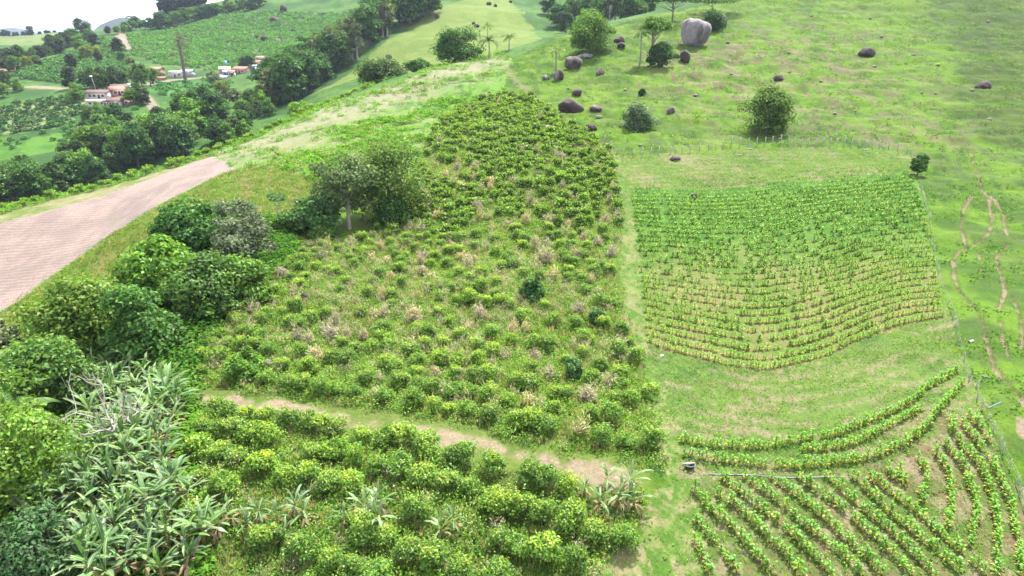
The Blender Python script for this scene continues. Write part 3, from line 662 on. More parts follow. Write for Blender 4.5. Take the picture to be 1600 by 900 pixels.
# ------------------------------------------------------------------ trees of the near tree belt and the hilltop
near_tree("leaning dense green tree above the split boulder on the hill", 920, 82, 80, 66, 'dome', P_MID, 101, ls=.6)
near_tree("tall dark tree with bare trunk at the top edge behind the huge boulder", 1050, 38, 96, 46, 'umb', P_DARK, 102, 'bark', ls=.6)
near_tree("thin spreading tree on the mossy boulder at the hilltop", 1112, 24, 84, 26, 'umb', P_MID, 103, ls=.6, detail=.8)
near_tree("bright umbrella crowned tree beside the tall palm", 1017, 100, 50, 70, 'umb', P_BRIGHT, 104, ls=.6)
near_tree("dark dense bush at the foot of the umbrella crowned tree", 1030, 106, 44, 38, 'shrub', P_DARK, 105, name='shrub', cat_='shrub', ls=.5)
near_tree("dark bush growing against the huge pale boulder", 1112, 48, 40, 30, 'shrub', P_DARK, 106, name='shrub', cat_='shrub', ls=.5)
near_tree("round shrub with pale greyish top on the open pasture", 997, 200, 56, 46, 'shrub', [L_(80,130,66), L_(96,148,76), L_(170,180,150)], 107, name='shrub', cat_='shrub', ls=.42)
near_tree("big round dark tree alone in the middle of the pasture", 1197, 204, 84, 72, 'dome', [L_(84,124,48), L_(106,146,58), L_(132,166,72)], 108, ls=.5)
near_tree("tiny shrub above the pale topped shrub", 1003, 148, 12, 11, 'shrub', P_DARK, 109, name='shrub', cat_='shrub', detail=.4, ls=.5)
near_tree("dark bush at the upper right corner of the fenced field", 1433, 274, 26, 36, 'broad', P_MID, 110, name='shrub', cat_='shrub', ls=.35)
near_tree("greyish spreading tree with forked pale trunk in the slope middle", 546, 358, 118, 118, 'broad', [L_(100,136,74), L_(122,154,88), L_(150,174,108)], 111, 'palebark', detail=.85, ls=.42)
near_tree("dark dense tree behind the forked pale trunk tree", 608, 338, 140, 124, 'dome', [L_(74,116,52), L_(94,136,62), L_(132,164,82)], 112, ls=.42)
near_tree("pale green big leaved tree left of the forked trunk tree", 492, 362, 80, 56, 'dome', P_BLUE, 113, ls=.6)
near_tree("small dark tree under the forked trunk tree", 452, 350 + 18, 50, 34, 'shrub', P_DARK, 114, name='shrub', cat_='shrub', ls=.4)
near_tree("dark large leaved tree at the top of the tree belt", 308, 420, 118, 108, 'broad', [L_(60,110,46), L_(80,136,56), L_(110,164,72)], 115, ls=.6)
near_tree("greyish tree with bare white branches at the tree belt top", 385, 425, 96, 92, 'broad', P_GREY, 116, 'palebark', detail=.6, ls=.42)
near_tree("sparse brownish green tree behind the white branched tree", 365, 378, 100, 66, 'dome', [L_(126,150,96), L_(156,164,122), L_(104,146,76)], 117, ls=.42)
near_tree("bright green leafy tree in the middle of the tree belt", 262, 490, 134, 112, 'dome', P_BRIGHT, 118, ls=.55)
near_tree("wide yellowish crowned tree with twisted limbs left of belt", 140, 558, 150, 122, 'broad', P_MID + P_YEL[:2], 119, ls=.42)
near_tree("dark green tree right of the twisted limb tree", 228, 565, 128, 112, 'dome', [L_(64,116,56), L_(84,138,64), L_(110,160,80)], 120, ls=.42)
near_tree("rounded green tree at the coffee edge of the belt", 325, 500, 110, 92, 'dome', P_MID, 121, ls=.42)
near_tree("mid green tree below the white branched tree", 385, 475, 96, 76, 'dome', P_MID, 122, ls=.42)
near_tree("broad green tree above the palm fronds at left", 85, 645, 150, 116, 'dome', P_MID, 123, ls=.34)
near_tree("feathery yellow green tree at the left edge above bananas", 30, 800, 190, 170, 'dome', [L_(102,150,50), L_(126,172,62), L_(152,188,78)], 124, ls=.30)
near_tree("dull blue green tree in the bottom left corner among bananas", 75, 915, 130, 96, 'dome', P_GREY[:1] + P_BLUE[:2], 125, ls=.26)
near_tree("grey leaning tree at the left edge above the palms", 12, 590, 90, 90, 'broad', P_GREY, 126, 'palebark', detail=.5, ls=.4)
near_tree("low dense bush at left edge below the palms", 20, 700, 100, 60, 'dome', P_BRIGHT, 127, ls=.32)
near_tree("bright green bush beside the dry scrub above the path", 385, 592, 56, 42, 'shrub', P_BRIGHT, 128, name='shrub', cat_='shrub', ls=.3)
near_tree("dark solitary bush among the thin middle coffee bushes", 832, 470, 38, 32, 'shrub', [L_(52,104,46), L_(70,124,54), L_(90,140,66)], 129, name='shrub', cat_='shrub', ls=.3)
near_tree("bluish bush among coffee bushes near the right verge", 896, 590, 30, 32, 'shrub', P_BLUE, 130, name='shrub', cat_='shrub', ls=.24)
near_tree("bluish small bush left of the verge in the thin patch", 933, 505, 26, 24, 'shrub', P_BLUE, 131, name='shrub', cat_='shrub', ls=.24)
near_tree("big rounded dark tree on the skyline of the near ridge", 712, 0, 80, 56, 'dome', P_DARK, 132, Y=206, ls=.7)
near_tree("low spreading dark thicket on the ridge left of the big tree", 595, 0, 74, 40, 'dome', [L_(78,116,56), L_(96,134,66), L_(120,150,80)], 133, Y=196, ls=.7)
near_tree("low bush on the ridge between thicket and big tree", 655, 0, 44, 18, 'shrub', P_DARK, 134, Y=200, name='shrub', cat_='shrub', ls=.6)
near_tree("bright rounded bush over the ridge below the eucalyptus belt", 475, 0, 44, 26, 'shrub', P_BRIGHT, 135, Y=178, name='shrub', cat_='shrub', ls=.6)

near_tree('low dark shrub at the trunk foot of the forked tree', 505, 372, 44, 22, 'shrub', P_MID, 137, name='shrub', cat_='shrub', ls=.36)
near_tree('dark shrub under the right side of the twin trees', 615, 352, 66, 44, 'shrub', P_DARK, 138, name='shrub', cat_='shrub', ls=.36)
# palms, papaya, dead tree
def frond(rng, L, az, el, droop, ls=.45, n=18, pal=None):
    P = []; p = np.zeros(3); e = el; s = L / 10
    for i in range(11):
        P.append(p.copy()); p = p + s * np.array([math.cos(az) * math.cos(e), math.sin(az) * math.cos(e), math.sin(e)]); e -= droop / 10
    P = np.array(P); parts = [tube(P, np.linspace(.035, .008, 11), 4, L_(150, 160, 90))]
    t = np.linspace(.12, 1, n); ix = t * 10; Pc = np.stack([np.interp(ix, np.arange(11), P[:, k]) for k in range(3)], 1)
    side = np.array([-math.sin(az), math.cos(az), 0.0]); fw = nrm(np.gradient(Pc, axis=0))
    for sg in (-1, 1):
        ln = ls * L / 2.6 * np.sin(np.clip(t * 2.6 + .35, 0, 3.0)) + .12
        tip = Pc + (side * sg * .8 + fw * .5 + np.array([0, 0, -.35])) * ln[:, None]; wv = fw * .07 * L / 2.6
        V = np.stack([Pc - wv, Pc + wv, tip + wv * .25, tip - wv * .25], 1).reshape(-1, 3)
        parts.append((V, np.arange(len(V)).reshape(-1, 4), np.repeat(pick(pal, rng, n), 4, 0)))
    return cat(parts)
def palm(label, px, py, hpx, cwpx, seed, pal=None, Y=None, nf=15, name='palm_tree'):
    pal = pal or [L_(84,130,56), L_(116,152,70), L_(150,170,90)]
    x, y = at(px, py) if Y is None else place(px, Y)
    m = F / depth(x, y); Ht = hpx / m; L = cwpx / m * .58; rng = np.random.default_rng(seed)
    th = Ht - L * .25
    t = thing(name, label, 'palm', (x, y, h1(x, y)))
    tk = tube([(0, 0, -.3), (.1, 0, th * .5), (.05, .05, th)], [.2, .15, .13], 8)
    obj('trunk', mesh_np('palm_trunk', tk[0], tk[1], None, None, True), M['greybark'], t)
    fr = []
    for k in range(nf):
        V, Q, c = frond(rng, L * rng.uniform(.85, 1.1), k * 2.4 + rng.uniform(-.2, .2), rng.uniform(.2, 1.25), rng.uniform(1.2, 2.0), pal=pal)
        fr.append((V + np.array([.05, .05, th]), Q, c))
    V, Q, c = cat(fr); obj('fronds', mesh_np('palm_fronds', V, Q, None, c), M['leaf'], t); return t
palm("slender tall palm left of the umbrella crowned tree", 999, 105, 52, 32, 201)
palm("short bushy palm beside the tall brown boulder", 868, 112, 34, 28, 202)
palm("palm on the ridge skyline right of the big rounded tree", 764, 0, 30, 36, 203, Y=207)
palm("second palm on the ridge skyline, further right", 795, 0, 22, 26, 204, Y=214)
palm("palm standing on the pasture spur behind the ridge palms", 762, 60, 22, 22, 205)
palm("coconut palm with long fronds above the banana grove", 52, 610, 66, 110, 206, [L_(96,150,56), L_(128,172,66), L_(164,190,84)])
palm("low coconut palm at the left edge below another palm", 30, 690, 64, 130, 207, [L_(84,136,54), L_(112,160,66), L_(150,182,84)])
palm("feathery palm beside the banana grove top", 112, 575, 50, 80, 208, [L_(90,146,60), L_(120,170,70), L_(150,186,84)])
def papaya():
    x, y = at(437, 364); m = F / depth(x, y); Ht = 54 / m; rng = np.random.default_rng(31)
    t = thing('papaya_tree', "slender papaya tree with small crown on a bare stalk", 'tree', (x, y, h1(x, y)))
    tk = tube([(0, 0, -.2), (.1, 0, Ht * .5), (0, 0, Ht)], [.12, .1, .07], 7); obj('trunk', mesh_np('papaya_trunk', tk[0], tk[1], None, None, True), M['palebark'], t)
    parts = []
    for k in range(16):
        az = k * 2.4; e = rng.uniform(-.3, .9); d = np.array([math.cos(az) * math.cos(e), math.sin(az) * math.cos(e), math.sin(e)]); tip = d * rng.uniform(.7, 1.0)
        parts.append(tube([(0, 0, Ht), tip + (0, 0, Ht)], [.02, .012], 4, L_(120, 150, 80)))
        nn = 9; a = np.linspace(-1.6, 1.6, nn); P = np.array([tip + (0, 0, Ht)] * nn) + np.c_[np.cos(az + a), np.sin(az + a), -.4 + 0 * a] * .28
        parts.append(leafcards(P, nrm(np.array([0, 0, 1.0]) + rng.normal(0, .3, (nn, 3))), .55, .2, pick([L_(70,120,70), L_(96,146,90)], rng, nn), rng, np.c_[np.cos(az + a), np.sin(az + a), -.4 + 0 * a]))
    V, Q, c = cat(parts); obj('crown', mesh_np('papaya_crown', V, Q, None, c), M['leaf'], t)
papaya()
def dead_tree(label, px, py, hpx, seed, spread=1.0, Y=None, name='dead_tree', mat='palebark', thick=1.0):
    x, y = at(px, py) if Y is None else place(px, Y); m = F / depth(x, y); Ht = hpx / m / .85; rng = np.random.default_rng(seed)
    t = thing(name, label, 'tree', (x, y, h1(x, y))); th = Ht * .5
    tk = tube([(0, 0, -.3), (-.05 * Ht, 0, th * .5), (-.08 * Ht, 0, th)], [Ht * .03 * thick, Ht * .024 * thick, Ht * .02 * thick], 8)
    parts = []
    def br(p, d, L, r, lv):
        n = 4; P = [p]
        for i in range(n):
            d = nrm(d + rng.normal(0, .22, 3) + np.array([0, 0, .05])); p = p + d * L / n; P.append(p)
        parts.append(tube(P, np.linspace(r, r * .45, n + 1), 5))
        if lv > 0:
            for _ in range(4 if lv == 2 else 3):
                i = rng.integers(1, n + 1); br(P[i], nrm(d + rng.normal(0, .75, 3)), L * rng.uniform(.45, .7), r * .5, lv - 1)
    for k in range(7):
        az = k * 2 * math.pi / 7 + rng.uniform(-.3, .3); br(np.array([-.08 * Ht, 0, th * rng.uniform(.75, 1)]), np.array([math.cos(az) * spread, math.sin(az) * spread, rng.uniform(.15, .8)]), Ht * .5, Ht * .015 * thick, 2)
    obj('trunk', mesh_np('dead_trunk', tk[0], tk[1], None, None, True), M[mat], t); V, Q, c = cat(parts); obj('branches', mesh_np('dead_branches', V, Q, None, None, True), M[mat], t)
dead_tree("bare white dead tree standing in the banana grove", 197, 712, 112, 11, 1.15, thick=.8)
near_tree("tall feathery brown dying tree in front of the long white shed", 290, 0, 46, 86, 'cone', [L_(128, 104, 84), L_(150, 124, 100), L_(120, 116, 78)], 136, Y=385, detail=.35, ls=.7)

# ------------------------------------------------------------------ woods, valley and far trees (copies of a few kinds)
def protos(kind, pal, seeds, Ht=10, Wd=9, detail=.45, ls=.75):
    return [tree_meshes(kind, s, pal, Ht, Wd, detail, ls) for s in seeds]
PR = {'dark': protos('broad', P_DARK, (301, 302, 303)), 'mid': protos('broad', P_MID, (304, 305)), 'dome': protos('dome', [L_(58,92,44), L_(74,110,52), L_(94,130,60)], (306, 307)),
      'bright': protos('dome', P_BRIGHT, (308,)), 'yel': protos('dome', P_YEL, (309,)), 'euc': protos('euc', P_EUC, (310, 311, 312), 16, 8, .5, .85), 'grey': protos('broad', P_GREY, (313,)),
      'grove': protos('broad', [L_(50,66,46), L_(62,80,54)], (314,), 12, 9, .5, .8)}
BK = {'euc': 'palebark', 'grey': 'greybark'}
def copy_tree(root, x, y, rz, sc, label, group):
    r = root.copy(); COL.objects.link(r); r.location = (x, y, h1(x, y)); r.rotation_euler = (0, 0, rz); r.scale = sc; r['label'] = label; r['group'] = group
    for ch in root.children:
        c = ch.copy(); COL.objects.link(c); c.parent = r
    return r
FIRST = {}
LOOK = {'dark': 'dark leafy', 'mid': 'mid green leafy', 'dome': 'dark rounded', 'bright': 'bright green', 'yel': 'yellowish green', 'euc': 'tall pale trunked eucalyptus', 'grey': 'greyish', 'grove': 'very dark tall'}
def ordn(n): return f"{n}{'th' if 10 <= n % 100 <= 20 else {1: 'st', 2: 'nd', 3: 'rd'}.get(n % 10, 'th')}"
def wood(spots, place_words, group, seed):
    rng = random.Random(seed); spots = sorted(spots)
    for i, (px, Y, Ht, kind) in enumerate(spots):
        v = rng.randrange(len(PR[kind])); x, y = place(px, Y); key = (kind, v)
        b = 16 if kind == 'euc' else (12 if kind == 'grove' else 10); s = Ht / b; sc = (s * rng.uniform(.9, 1.2),) * 2 + (s,)
        lab = f"{LOOK[kind]} tree, {ordn(i + 1)} from the left {place_words}".replace('eucalyptus tree', 'eucalyptus')
        if key not in FIRST:
            FIRST[key] = tree('eucalyptus_tree' if kind == 'euc' else 'tree', lab, x, y, PR[kind][v], BK.get(kind, 'bark'), rz=rng.uniform(0, 6.28), sc=sc, group=group)
        else: copy_tree(FIRST[key], x, y, rng.uniform(0, 6.28), sc, lab, group)
rw = random.Random(8)
V_ = []
for i in range(84):                         # the wood along the stream, behind the near ridge
    px = -70 + i * 6.0 + rw.uniform(-8, 8); b = 168 + max(0, px) * .17; tall = 1.0 if px < 330 else .62
    V_.append((px, b + rw.uniform(0, 24 if px < 110 else 46), rw.uniform(9, 14) * tall * (.74 if px < 120 else 1), rw.choice(['dark', 'dark', 'dome', 'dome', 'mid', 'bright'])))
wood(V_, "along the wooded stream valley", "trees of the wooded stream valley", 1)
E_ = []
for i in range(52):                         # eucalyptus belt beside the spur
    f = i / 51; px = 428 + f * 258 + rw.uniform(-10, 10); E_.append((px, 278 + f * 120 + rw.uniform(-4, 26), rw.uniform(13, 19), rw.choice(['euc', 'euc', 'dark', 'dark', 'mid'])))
E_ += [(432, 285, 14, 'euc'), (352, 290, 9, 'euc'), (372, 292, 8, 'grey'), (390, 290, 8, 'mid'), (412, 288, 10, 'euc')]
wood(E_, "in the eucalyptus belt beside the spur", "trees of the eucalyptus belt", 2)
wood([(857,400,11,'dark'),(872,372,12,'dark'),(884,352,11,'dome'),(897,380,14,'mid'),(912,330,10,'bright'),(925,372,16,'dark'),(940,350,14,'dark'),(952,340,15,'euc'),(960,342,16,'euc'),(968,345,17,'euc'),(980,340,12,'dark'),(995,350,12,'mid'),(1010,360,13,'dark'),(860,470,10,'grey')],
     "behind the hill shoulder above the palms", "trees behind the hill shoulder", 3)
wood([(162,328,11,'dome'),(142,332,10,'dome'),(185,333,11,'dome'),(110,330,10,'grove'),(216,300,8,'dome'),(226,296,7,'dome'),(205,296,7,'mid'),(222,352,12,'mid'),(212,368,10,'grey'),(235,365,10,'mid'),(120,303,8,'bright'),(140,272,7,'mid'),(152,283,5,'bright'),(172,276,5,'bright'),(185,262,9,'dark'),(172,258,9,'dark'),(28,330,6,'bright'),(8,345,8,'dome'),(5,320,7,'mid'),(390,402,9,'dome'),(383,404,8,'dome'),(205,420,6,'yel'),(190,440,6,'dome'),(336,345,8,'grey'),(322,300,8,'mid'),(350,310,9,'yel'),],
     "around the valley farmhouses", "trees around the valley farmhouses", 4)
H_ = [(131,588,15,'dome'),(212,640,13,'dark'),(170,560,6,'grove'),(184,560,6,'mid'),(195,568,7,'mid')]
for i in range(30): H_.append((197 + i * 7.3 + rw.uniform(-3, 3), 585 + i * 1.8 + rw.uniform(-6, 6), rw.uniform(8, 14) * (.6 if i < 5 else 1), rw.choice(['dome', 'mid', 'dark'])))
for i in range(9): H_.append((262 + i * 6.5 + rw.uniform(-2, 2), 640 + rw.uniform(0, 14), rw.uniform(22, 28), 'grove'))
wood(H_, "on the far hill crest", "trees on the far hill crest", 5)
F_ = [(-8,430,10,'dome'),(8,440,10,'grove'),(18,425,10,'dome'),(28,422,11,'dome'),(36,430,9,'grove'),(15,385,9,'dome'),(25,382,9,'mid'),(50,455,9,'dome'),(62,470,10,'grove'),(72,480,10,'dome'),(85,500,13,'dome'),(92,505,12,'dome'),(100,515,11,'grove'),(110,520,11,'dome'),(118,530,12,'mid'),(125,505,10,'bright'),(140,520,12,'mid'),(150,500,10,'grove'),(137,440,9,'yel'),(150,450,8,'yel'),(155,430,7,'grove'),(185,470,10,'grove'),(113,395,8,'grove'),(60,400,7,'mid'),(45,392,8,'yel')]
for i in range(22): F_.append((-60 + i * 7 + rw.uniform(-3, 3), 855 + rw.uniform(-8, 8), rw.uniform(6, 9), 'grove'))
F_.append((48, 850, 15, 'grove'))
wood(F_, "across the far left slopes", "trees across the far left slopes", 6)

# far coffee plantings: nobody could count these
def low_clump(seed, pal, n=46, ls=.8):
    rng = np.random.default_rng(seed); d = blob_dirs(n, rng, -.1); q = .7 + .35 * rng.random(len(d))
    P = d * q[:, None] * np.array([1, 1, .95]) + np.array([0, 0, .35]); Nn = nrm(d * .6 + np.array([0, 0, .5]) + rng.normal(0, .35, d.shape))
    return leafcards(P, Nn, ls, ls * .6, pick(pal, rng, len(d)), rng)
def stuff(name, parts, mat):
    V, Q, c = cat(parts); o = obj(name, mesh_np(name, V, Q, None, c), M[mat]); o['kind'] = 'stuff'; return o
def fill_rows(poly, step_row, step_in, ang, rng, jit=.3, keep=.9):
    P = Z[poly] if isinstance(poly, str) else poly; c = P.mean(0); Rr = np.hypot(*(P - c).T).max(); ca, sa = math.cos(ang), math.sin(ang)
    a, b = np.meshgrid(np.arange(-Rr, Rr, step_in), np.arange(-Rr, Rr, step_row)); a = a.ravel(); b = b.ravel()
    a = a + rng.normal(0, jit, a.shape); b = b + rng.normal(0, jit, a.shape) + np.sin(a / 24) * 2.5
    x = c[0] + a * ca - b * sa; y = c[1] + a * sa + b * ca
    k = inpoly(x, y, P) & (rng.random(x.shape) < keep); return x[k], y[k]
def far_crop(name, poly, row, step, ang, pal, size, seed, keep=.9, n=46):
    rng = np.random.default_rng(seed); x, y = fill_rows(poly, row, step, ang, rng, .35, keep); z = H(x, y); parts = []
    v = rng.integers(0, 3, len(x))
    for i in range(3):
        k = v == i; m = k.sum(); s = rng.uniform(.75, 1.2, m) * size
        parts.append(inst(low_clump(seed + i, pal, n, .75), x[k], y[k], z[k], rng.uniform(0, 6.28, m), np.c_[s, s * rng.uniform(.8, 1.1, m)], rng.uniform(.75, 1.2, (m, 1)) * np.ones((1, 3))))
    return stuff(name, parts, 'leaf')
far_crop('far_coffee_bushes', 'far_coffee', 4.2, 2.8, .15, [L_(82,150,64), L_(106,172,78), L_(134,194,94)], 1.35, 401)
far_crop('hillside_scrub', 'far_coffee_left', 4.0, 3.2, .3, [L_(68,122,56), L_(86,142,66), L_(110,162,80)], 1.6, 411)
far_crop('terraced_crop', 'vines', 6.5, 1.4, .35, [L_(64,124,54), L_(84,142,64)], 1.1, 421)
far_crop('valley_scrub', np.array([place(-30,236), place(70,244), place(150,252), place(235,266), place(240,290), place(150,285), place(60,275), place(-30,268)]), 5.0, 4.0, .2, [L_(70,130,56), L_(96,154,68)], 1.3, 441, .32)
far_crop('garden_crop', 'garden', 9.0, 2.0, -.5, [L_(84,156,70), L_(110,180,84)], 1.4, 431, .6)

# ------------------------------------------------------------------ coffee
P_COF = [L_(98,156,62), L_(132,186,74), L_(162,206,88)]; P_TIP = [L_(190,220,84), L_(212,232,100), L_(174,214,80)]
def coffee_tpl(seed, n, ls, tip=.5):
    rng = np.random.default_rng(seed); nb = 13; parts = []
    az = rng.uniform(0, 6.28, nb); ro = np.sqrt(rng.random(nb)) * .62; hz = .35 + .95 * (1 - (ro / .75) ** 2) * rng.uniform(.55, 1.1, nb)
    for k in range(nb):
        c0 = np.array([math.cos(az[k]) * ro[k], math.sin(az[k]) * ro[k], hz[k]]); m = n // nb; d = blob_dirs(m, rng, -.75); b = rng.uniform(.26, .46)
        P = c0 + d * (.35 + .75 * rng.random(len(d)) ** .8)[:, None] * b * np.array([1.15, 1.15, .85]); P[:, 2] = np.maximum(P[:, 2], .06)
        Nn = nrm(d * .4 + np.array([0, 0, .75]) + rng.normal(0, .42, d.shape)); col = pick(P_COF, rng, len(d)) * rng.uniform(.82, 1.15)
        tp = rng.random(len(d)) < tip * np.clip(d[:, 2] * .8 + .25, .03, 1) * np.clip(P[:, 2] - .25, .1, 1) * rng.uniform(.4, 1.4); col[tp] = pick(P_TIP, rng, tp.sum())
        parts.append(leafcards(P, Nn, ls * rng.uniform(.6, 1.4, len(d)), ls * .5 * rng.uniform(.8, 1.3, len(d)), col, rng))
    for k in range(7):                     # the stray upright shoots of an unpruned bush
        a = rng.uniform(0, 6.28); b0 = np.array([math.cos(a) * .3, math.sin(a) * .3, .8]); t = np.linspace(0, 1, 8)[:, None]; P = b0 + t * np.array([math.cos(a) * .35, math.sin(a) * .35, rng.uniform(.4, .75)])
        parts.append(leafcards(P, nrm(np.array([0, 0, .8]) + rng.normal(0, .5, P.shape)), ls * 1.1, ls * .5, pick(P_COF[1:] + P_TIP, rng, 8), rng))
    return cat(parts)
def dry_tpl(seed, n, ls):
    rng = np.random.default_rng(seed); d = blob_dirs(n, rng, -.1); q = .3 + .8 * rng.random(len(d)); lp = .6 + .8 * vn(d[:, 0] * 2.4 + 3, d[:, 1] * 2.4 + d[:, 2], seed)
    P = np.c_[d[:, 0] * q * lp * .62, d[:, 1] * q * lp * .62, d[:, 2] * q * lp * .95 + .45]; up = nrm(d * .6 + np.array([0, 0, .8]) + rng.normal(0, .3, d.shape))
    Nn = nrm(rng.normal(size=d.shape) * np.array([1, 1, .6]) + np.array([0, -.3, .7])); col = pick([L_(232,216,184), L_(218,204,168), L_(240,228,198), L_(196,190,140)], rng, len(d)); gk = rng.random(len(d)) < (.28 if seed % 2 else .08); col[gk] = pick(P_COF, rng, gk.sum())
    return leafcards(P, Nn, ls * rng.uniform(.8, 1.6, len(d)), ls * .16, col, rng, up)
NEARC = [coffee_tpl(500 + i, 1600, .165, t) for i, t in enumerate((.14, .24, .36, .5, .66, .3))]
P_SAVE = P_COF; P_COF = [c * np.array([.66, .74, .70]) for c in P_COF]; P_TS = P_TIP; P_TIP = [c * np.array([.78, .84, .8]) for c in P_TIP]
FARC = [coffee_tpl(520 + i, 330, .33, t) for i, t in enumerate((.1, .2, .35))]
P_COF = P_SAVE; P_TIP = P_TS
DRYN = [dry_tpl(540 + i, n, .36) for i, n in enumerate((420, 300, 520, 240, 360, 300))]
rc = np.random.default_rng(77)
def rows_coffee():
    out = []                                # (row name, x, y, size)
    P = Z['path']
    def px_path(x): return np.interp(x, P[:, 0], P[:, 1])
    sl = (P[-1, 1] - P[0, 1]) / (P[-1, 0] - P[0, 0])
    for k in range(1, 6):                   # below the dirt path
        for x in np.arange(-30, 16, 1.45):
            x = x + rc.normal(0, .18); y = px_path(x) - k * 2.55 + .45 + rc.normal(0, .2)
            out.append((-k, x, y, rc.uniform(.72, 1.02)))
    k = 0; y0 = 0
    while y0 < 132:                         # above it
        k += 1; y0 += 2.5 - min(.3, y0 * .005); f = min(1, y0 / 70); s = sl * (1 - f) + .02 * f
        for x in np.arange(-45, 26, 1.45):
            x = x + rc.normal(0, .28); y = px_path(-8) + s * (x + 8) + y0 + (1.4 if x > 0 else 0) * 0 + rc.normal(0, .35) + .6
            if y0 < 9: y = px_path(x) * (1 - y0 / 9) + y * (y0 / 9) + (y0 + .6) * (1 - y0 / 9)
            out.append((k, x, y, rc.uniform(.66, 1.02)))
    return out
cof = rows_coffee()
cx = np.array([c[1] for c in cof]); cy = np.array([c[2] for c in cof]); ck = np.array([c[0] for c in cof])
ok = np.where(ck < 0, inpoly(cx, cy, Z['coffee_lo']), inpoly(cx, cy, Z['coffee_up']))
thin = fbm(cx / 9, cy / 9, 3, 201); pxs, pys = proj(cx, cy, base_h(cx, cy))
# the thin middle of the field, and the clearings, hold few bushes
sparse = .8 * np.exp(-((pxs - 860) / 150) ** 2 - ((pys - 520) / 45) ** 2) + .8 * np.exp(-((pxs - 560) / 120) ** 2 - ((pys - 455) / 45) ** 2) + .8 * np.exp(-((pxs - 690) / 60) ** 2 - ((pys - 250) / 40) ** 2) + .55 * np.exp(-((pxs - 420) / 60) ** 2 - ((pys - 740) / 40) ** 2)
keepp = np.clip(.97 - sparse * .6 - sst(.52, .72, thin) * .35 * (ck > 0) * sst(330, 430, pys), .1, 1)
clr = np.zeros(len(cx), bool)
for px, py, r_ in ((440,800,1.9),(380,815,1.9),(345,825,1.6),(560,805,1.6),(600,800,1.5),(705,825,1.5),(935,775,1.6),(975,770,1.6),(955,790,1.5),(470,810,1.4),(832,466,1.6),(896,588,1.3),(385,590,2.0),(933,504,1.2),(418,577,1.5),(476,474,1.5),(840,277,1.8),(548,356,2.5),(598,328,2.5)):
    a, b = at(px, py); clr |= np.hypot(cx - a, cy - b) < r_
ok &= ~clr; u = rc.random(len(cx))
dryp = np.clip(.03 + .30 * np.exp(-((pys - 500) / 130) ** 2) + .22 * (pys < 430) * (pys > 230), 0, 1) * np.where(ck < 0, .35, 1)
isdry = ok & (rc.random(len(cx)) < dryp * .75)
isbush = ok & ~isdry & (u < keepp)
dist = np.hypot(cx, cy)
bi = np.where(isbush)[0]; bi = bi[np.argsort(dist[bi])]
near_i, far_i = bi[:300], bi[300:]
def row_words(k):
    if k < 0: return f"the {ordn(-k)} row below the path"
    return f"the {ordn(k)} row above the path"
WORDS = ["dark green", "green", "leafy", "yellow tipped", "bright yellow green", "rounded"]
NM = [mesh_np('coffee_bush', *t[:2], None, t[2]) for t in NEARC]
for m in NM: m.materials.append(M['coffee'])
cnt = {}
for i in sorted(near_i, key=lambda i: (ck[i], cx[i])):
    k = int(ck[i]); cnt[k] = cnt.get(k, 0) + 1
    lowness = 1 if k < 0 else 0
    v = int(rc.choice(6, p=[.06, .14, .24, .26, .18, .12]))
    o = bpy.data.objects.new('coffee_bush', NM[v]); COL.objects.link(o); s = cof[i][3] * (1.12 if k < 0 else 1.0)
    o.location = (cx[i], cy[i], h1(cx[i], cy[i]) - .05); o.rotation_euler = (rc.normal(0, .06), rc.normal(0, .06), rc.uniform(0, 6.28)); o.scale = (s, s * rc.uniform(.9, 1.1), s * rc.uniform(.95, 1.2))
    tag(o, f"{WORDS[v]} coffee bush, {ordn(cnt[k])} from left in {row_words(k)}", 'bush', f"coffee bushes in {row_words(k)}")
parts = []
fv = rc.integers(0, 3, len(far_i))
for v in range(3):
    j = far_i[fv == v]; m = len(j); s = np.array([cof[i][3] for i in j]) * (1.06 + .10 * sst(75, 130, cy[j]))
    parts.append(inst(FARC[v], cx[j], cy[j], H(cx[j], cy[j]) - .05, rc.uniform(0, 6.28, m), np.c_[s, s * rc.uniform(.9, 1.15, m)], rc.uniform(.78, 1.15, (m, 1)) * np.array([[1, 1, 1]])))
# the bushes along the far edge of the ridge
rx, ry = [], []
RL = np.array([place(p, q) for p, q in ((0,108),(100,116),(200,124),(300,136),(400,152),(500,172),(600,194))])
for off in (-2.6, 0, 2.6):
    q = resample(RL, 2.0); rx.append(q[:, 0] + rc.normal(0, .5, len(q))); ry.append(q[:, 1] + off + rc.normal(0, .6, len(q)))
rx = np.concatenate(rx); ry = np.concatenate(ry); k = rc.random(len(rx)) < .7; rx, ry = rx[k], ry[k]; m = len(rx); s = rc.uniform(.5, 1.1, m)
parts.append(inst(FARC[1], rx, ry, H(rx, ry), rc.uniform(0, 6.28, m), np.c_[s, s], rc.uniform(.85, 1.2, (m, 1)) * np.array([[1, 1, 1]])))
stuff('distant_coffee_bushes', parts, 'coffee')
DM = [mesh_np('dead_bush', *t[:2], None, t[2]) for t in DRYN]
for m in DM: m.materials.append(M['dry'])
di = np.where(isdry)[0]; cntd = {}
for i in sorted(di, key=lambda i: (ck[i], cx[i])):
    k = int(ck[i]); cntd[k] = cntd.get(k, 0) + 1; o = bpy.data.objects.new('dead_bush', DM[int(rc.integers(6))]); COL.objects.link(o); s = rc.uniform(.5, 1.15)
    o.location = (cx[i], cy[i], h1(cx[i], cy[i]) - .1); o.rotation_euler = (rc.normal(0, .15), rc.normal(0, .15), rc.uniform(0, 6.28)); o.scale = (s, s * rc.uniform(.7, 1.3), s * rc.uniform(.8, 1.35))
    tag(o, f"pale brown dead bush, {ordn(cntd[k])} from the left along {row_words(k)}", 'bush', "dead brown bushes among the coffee")

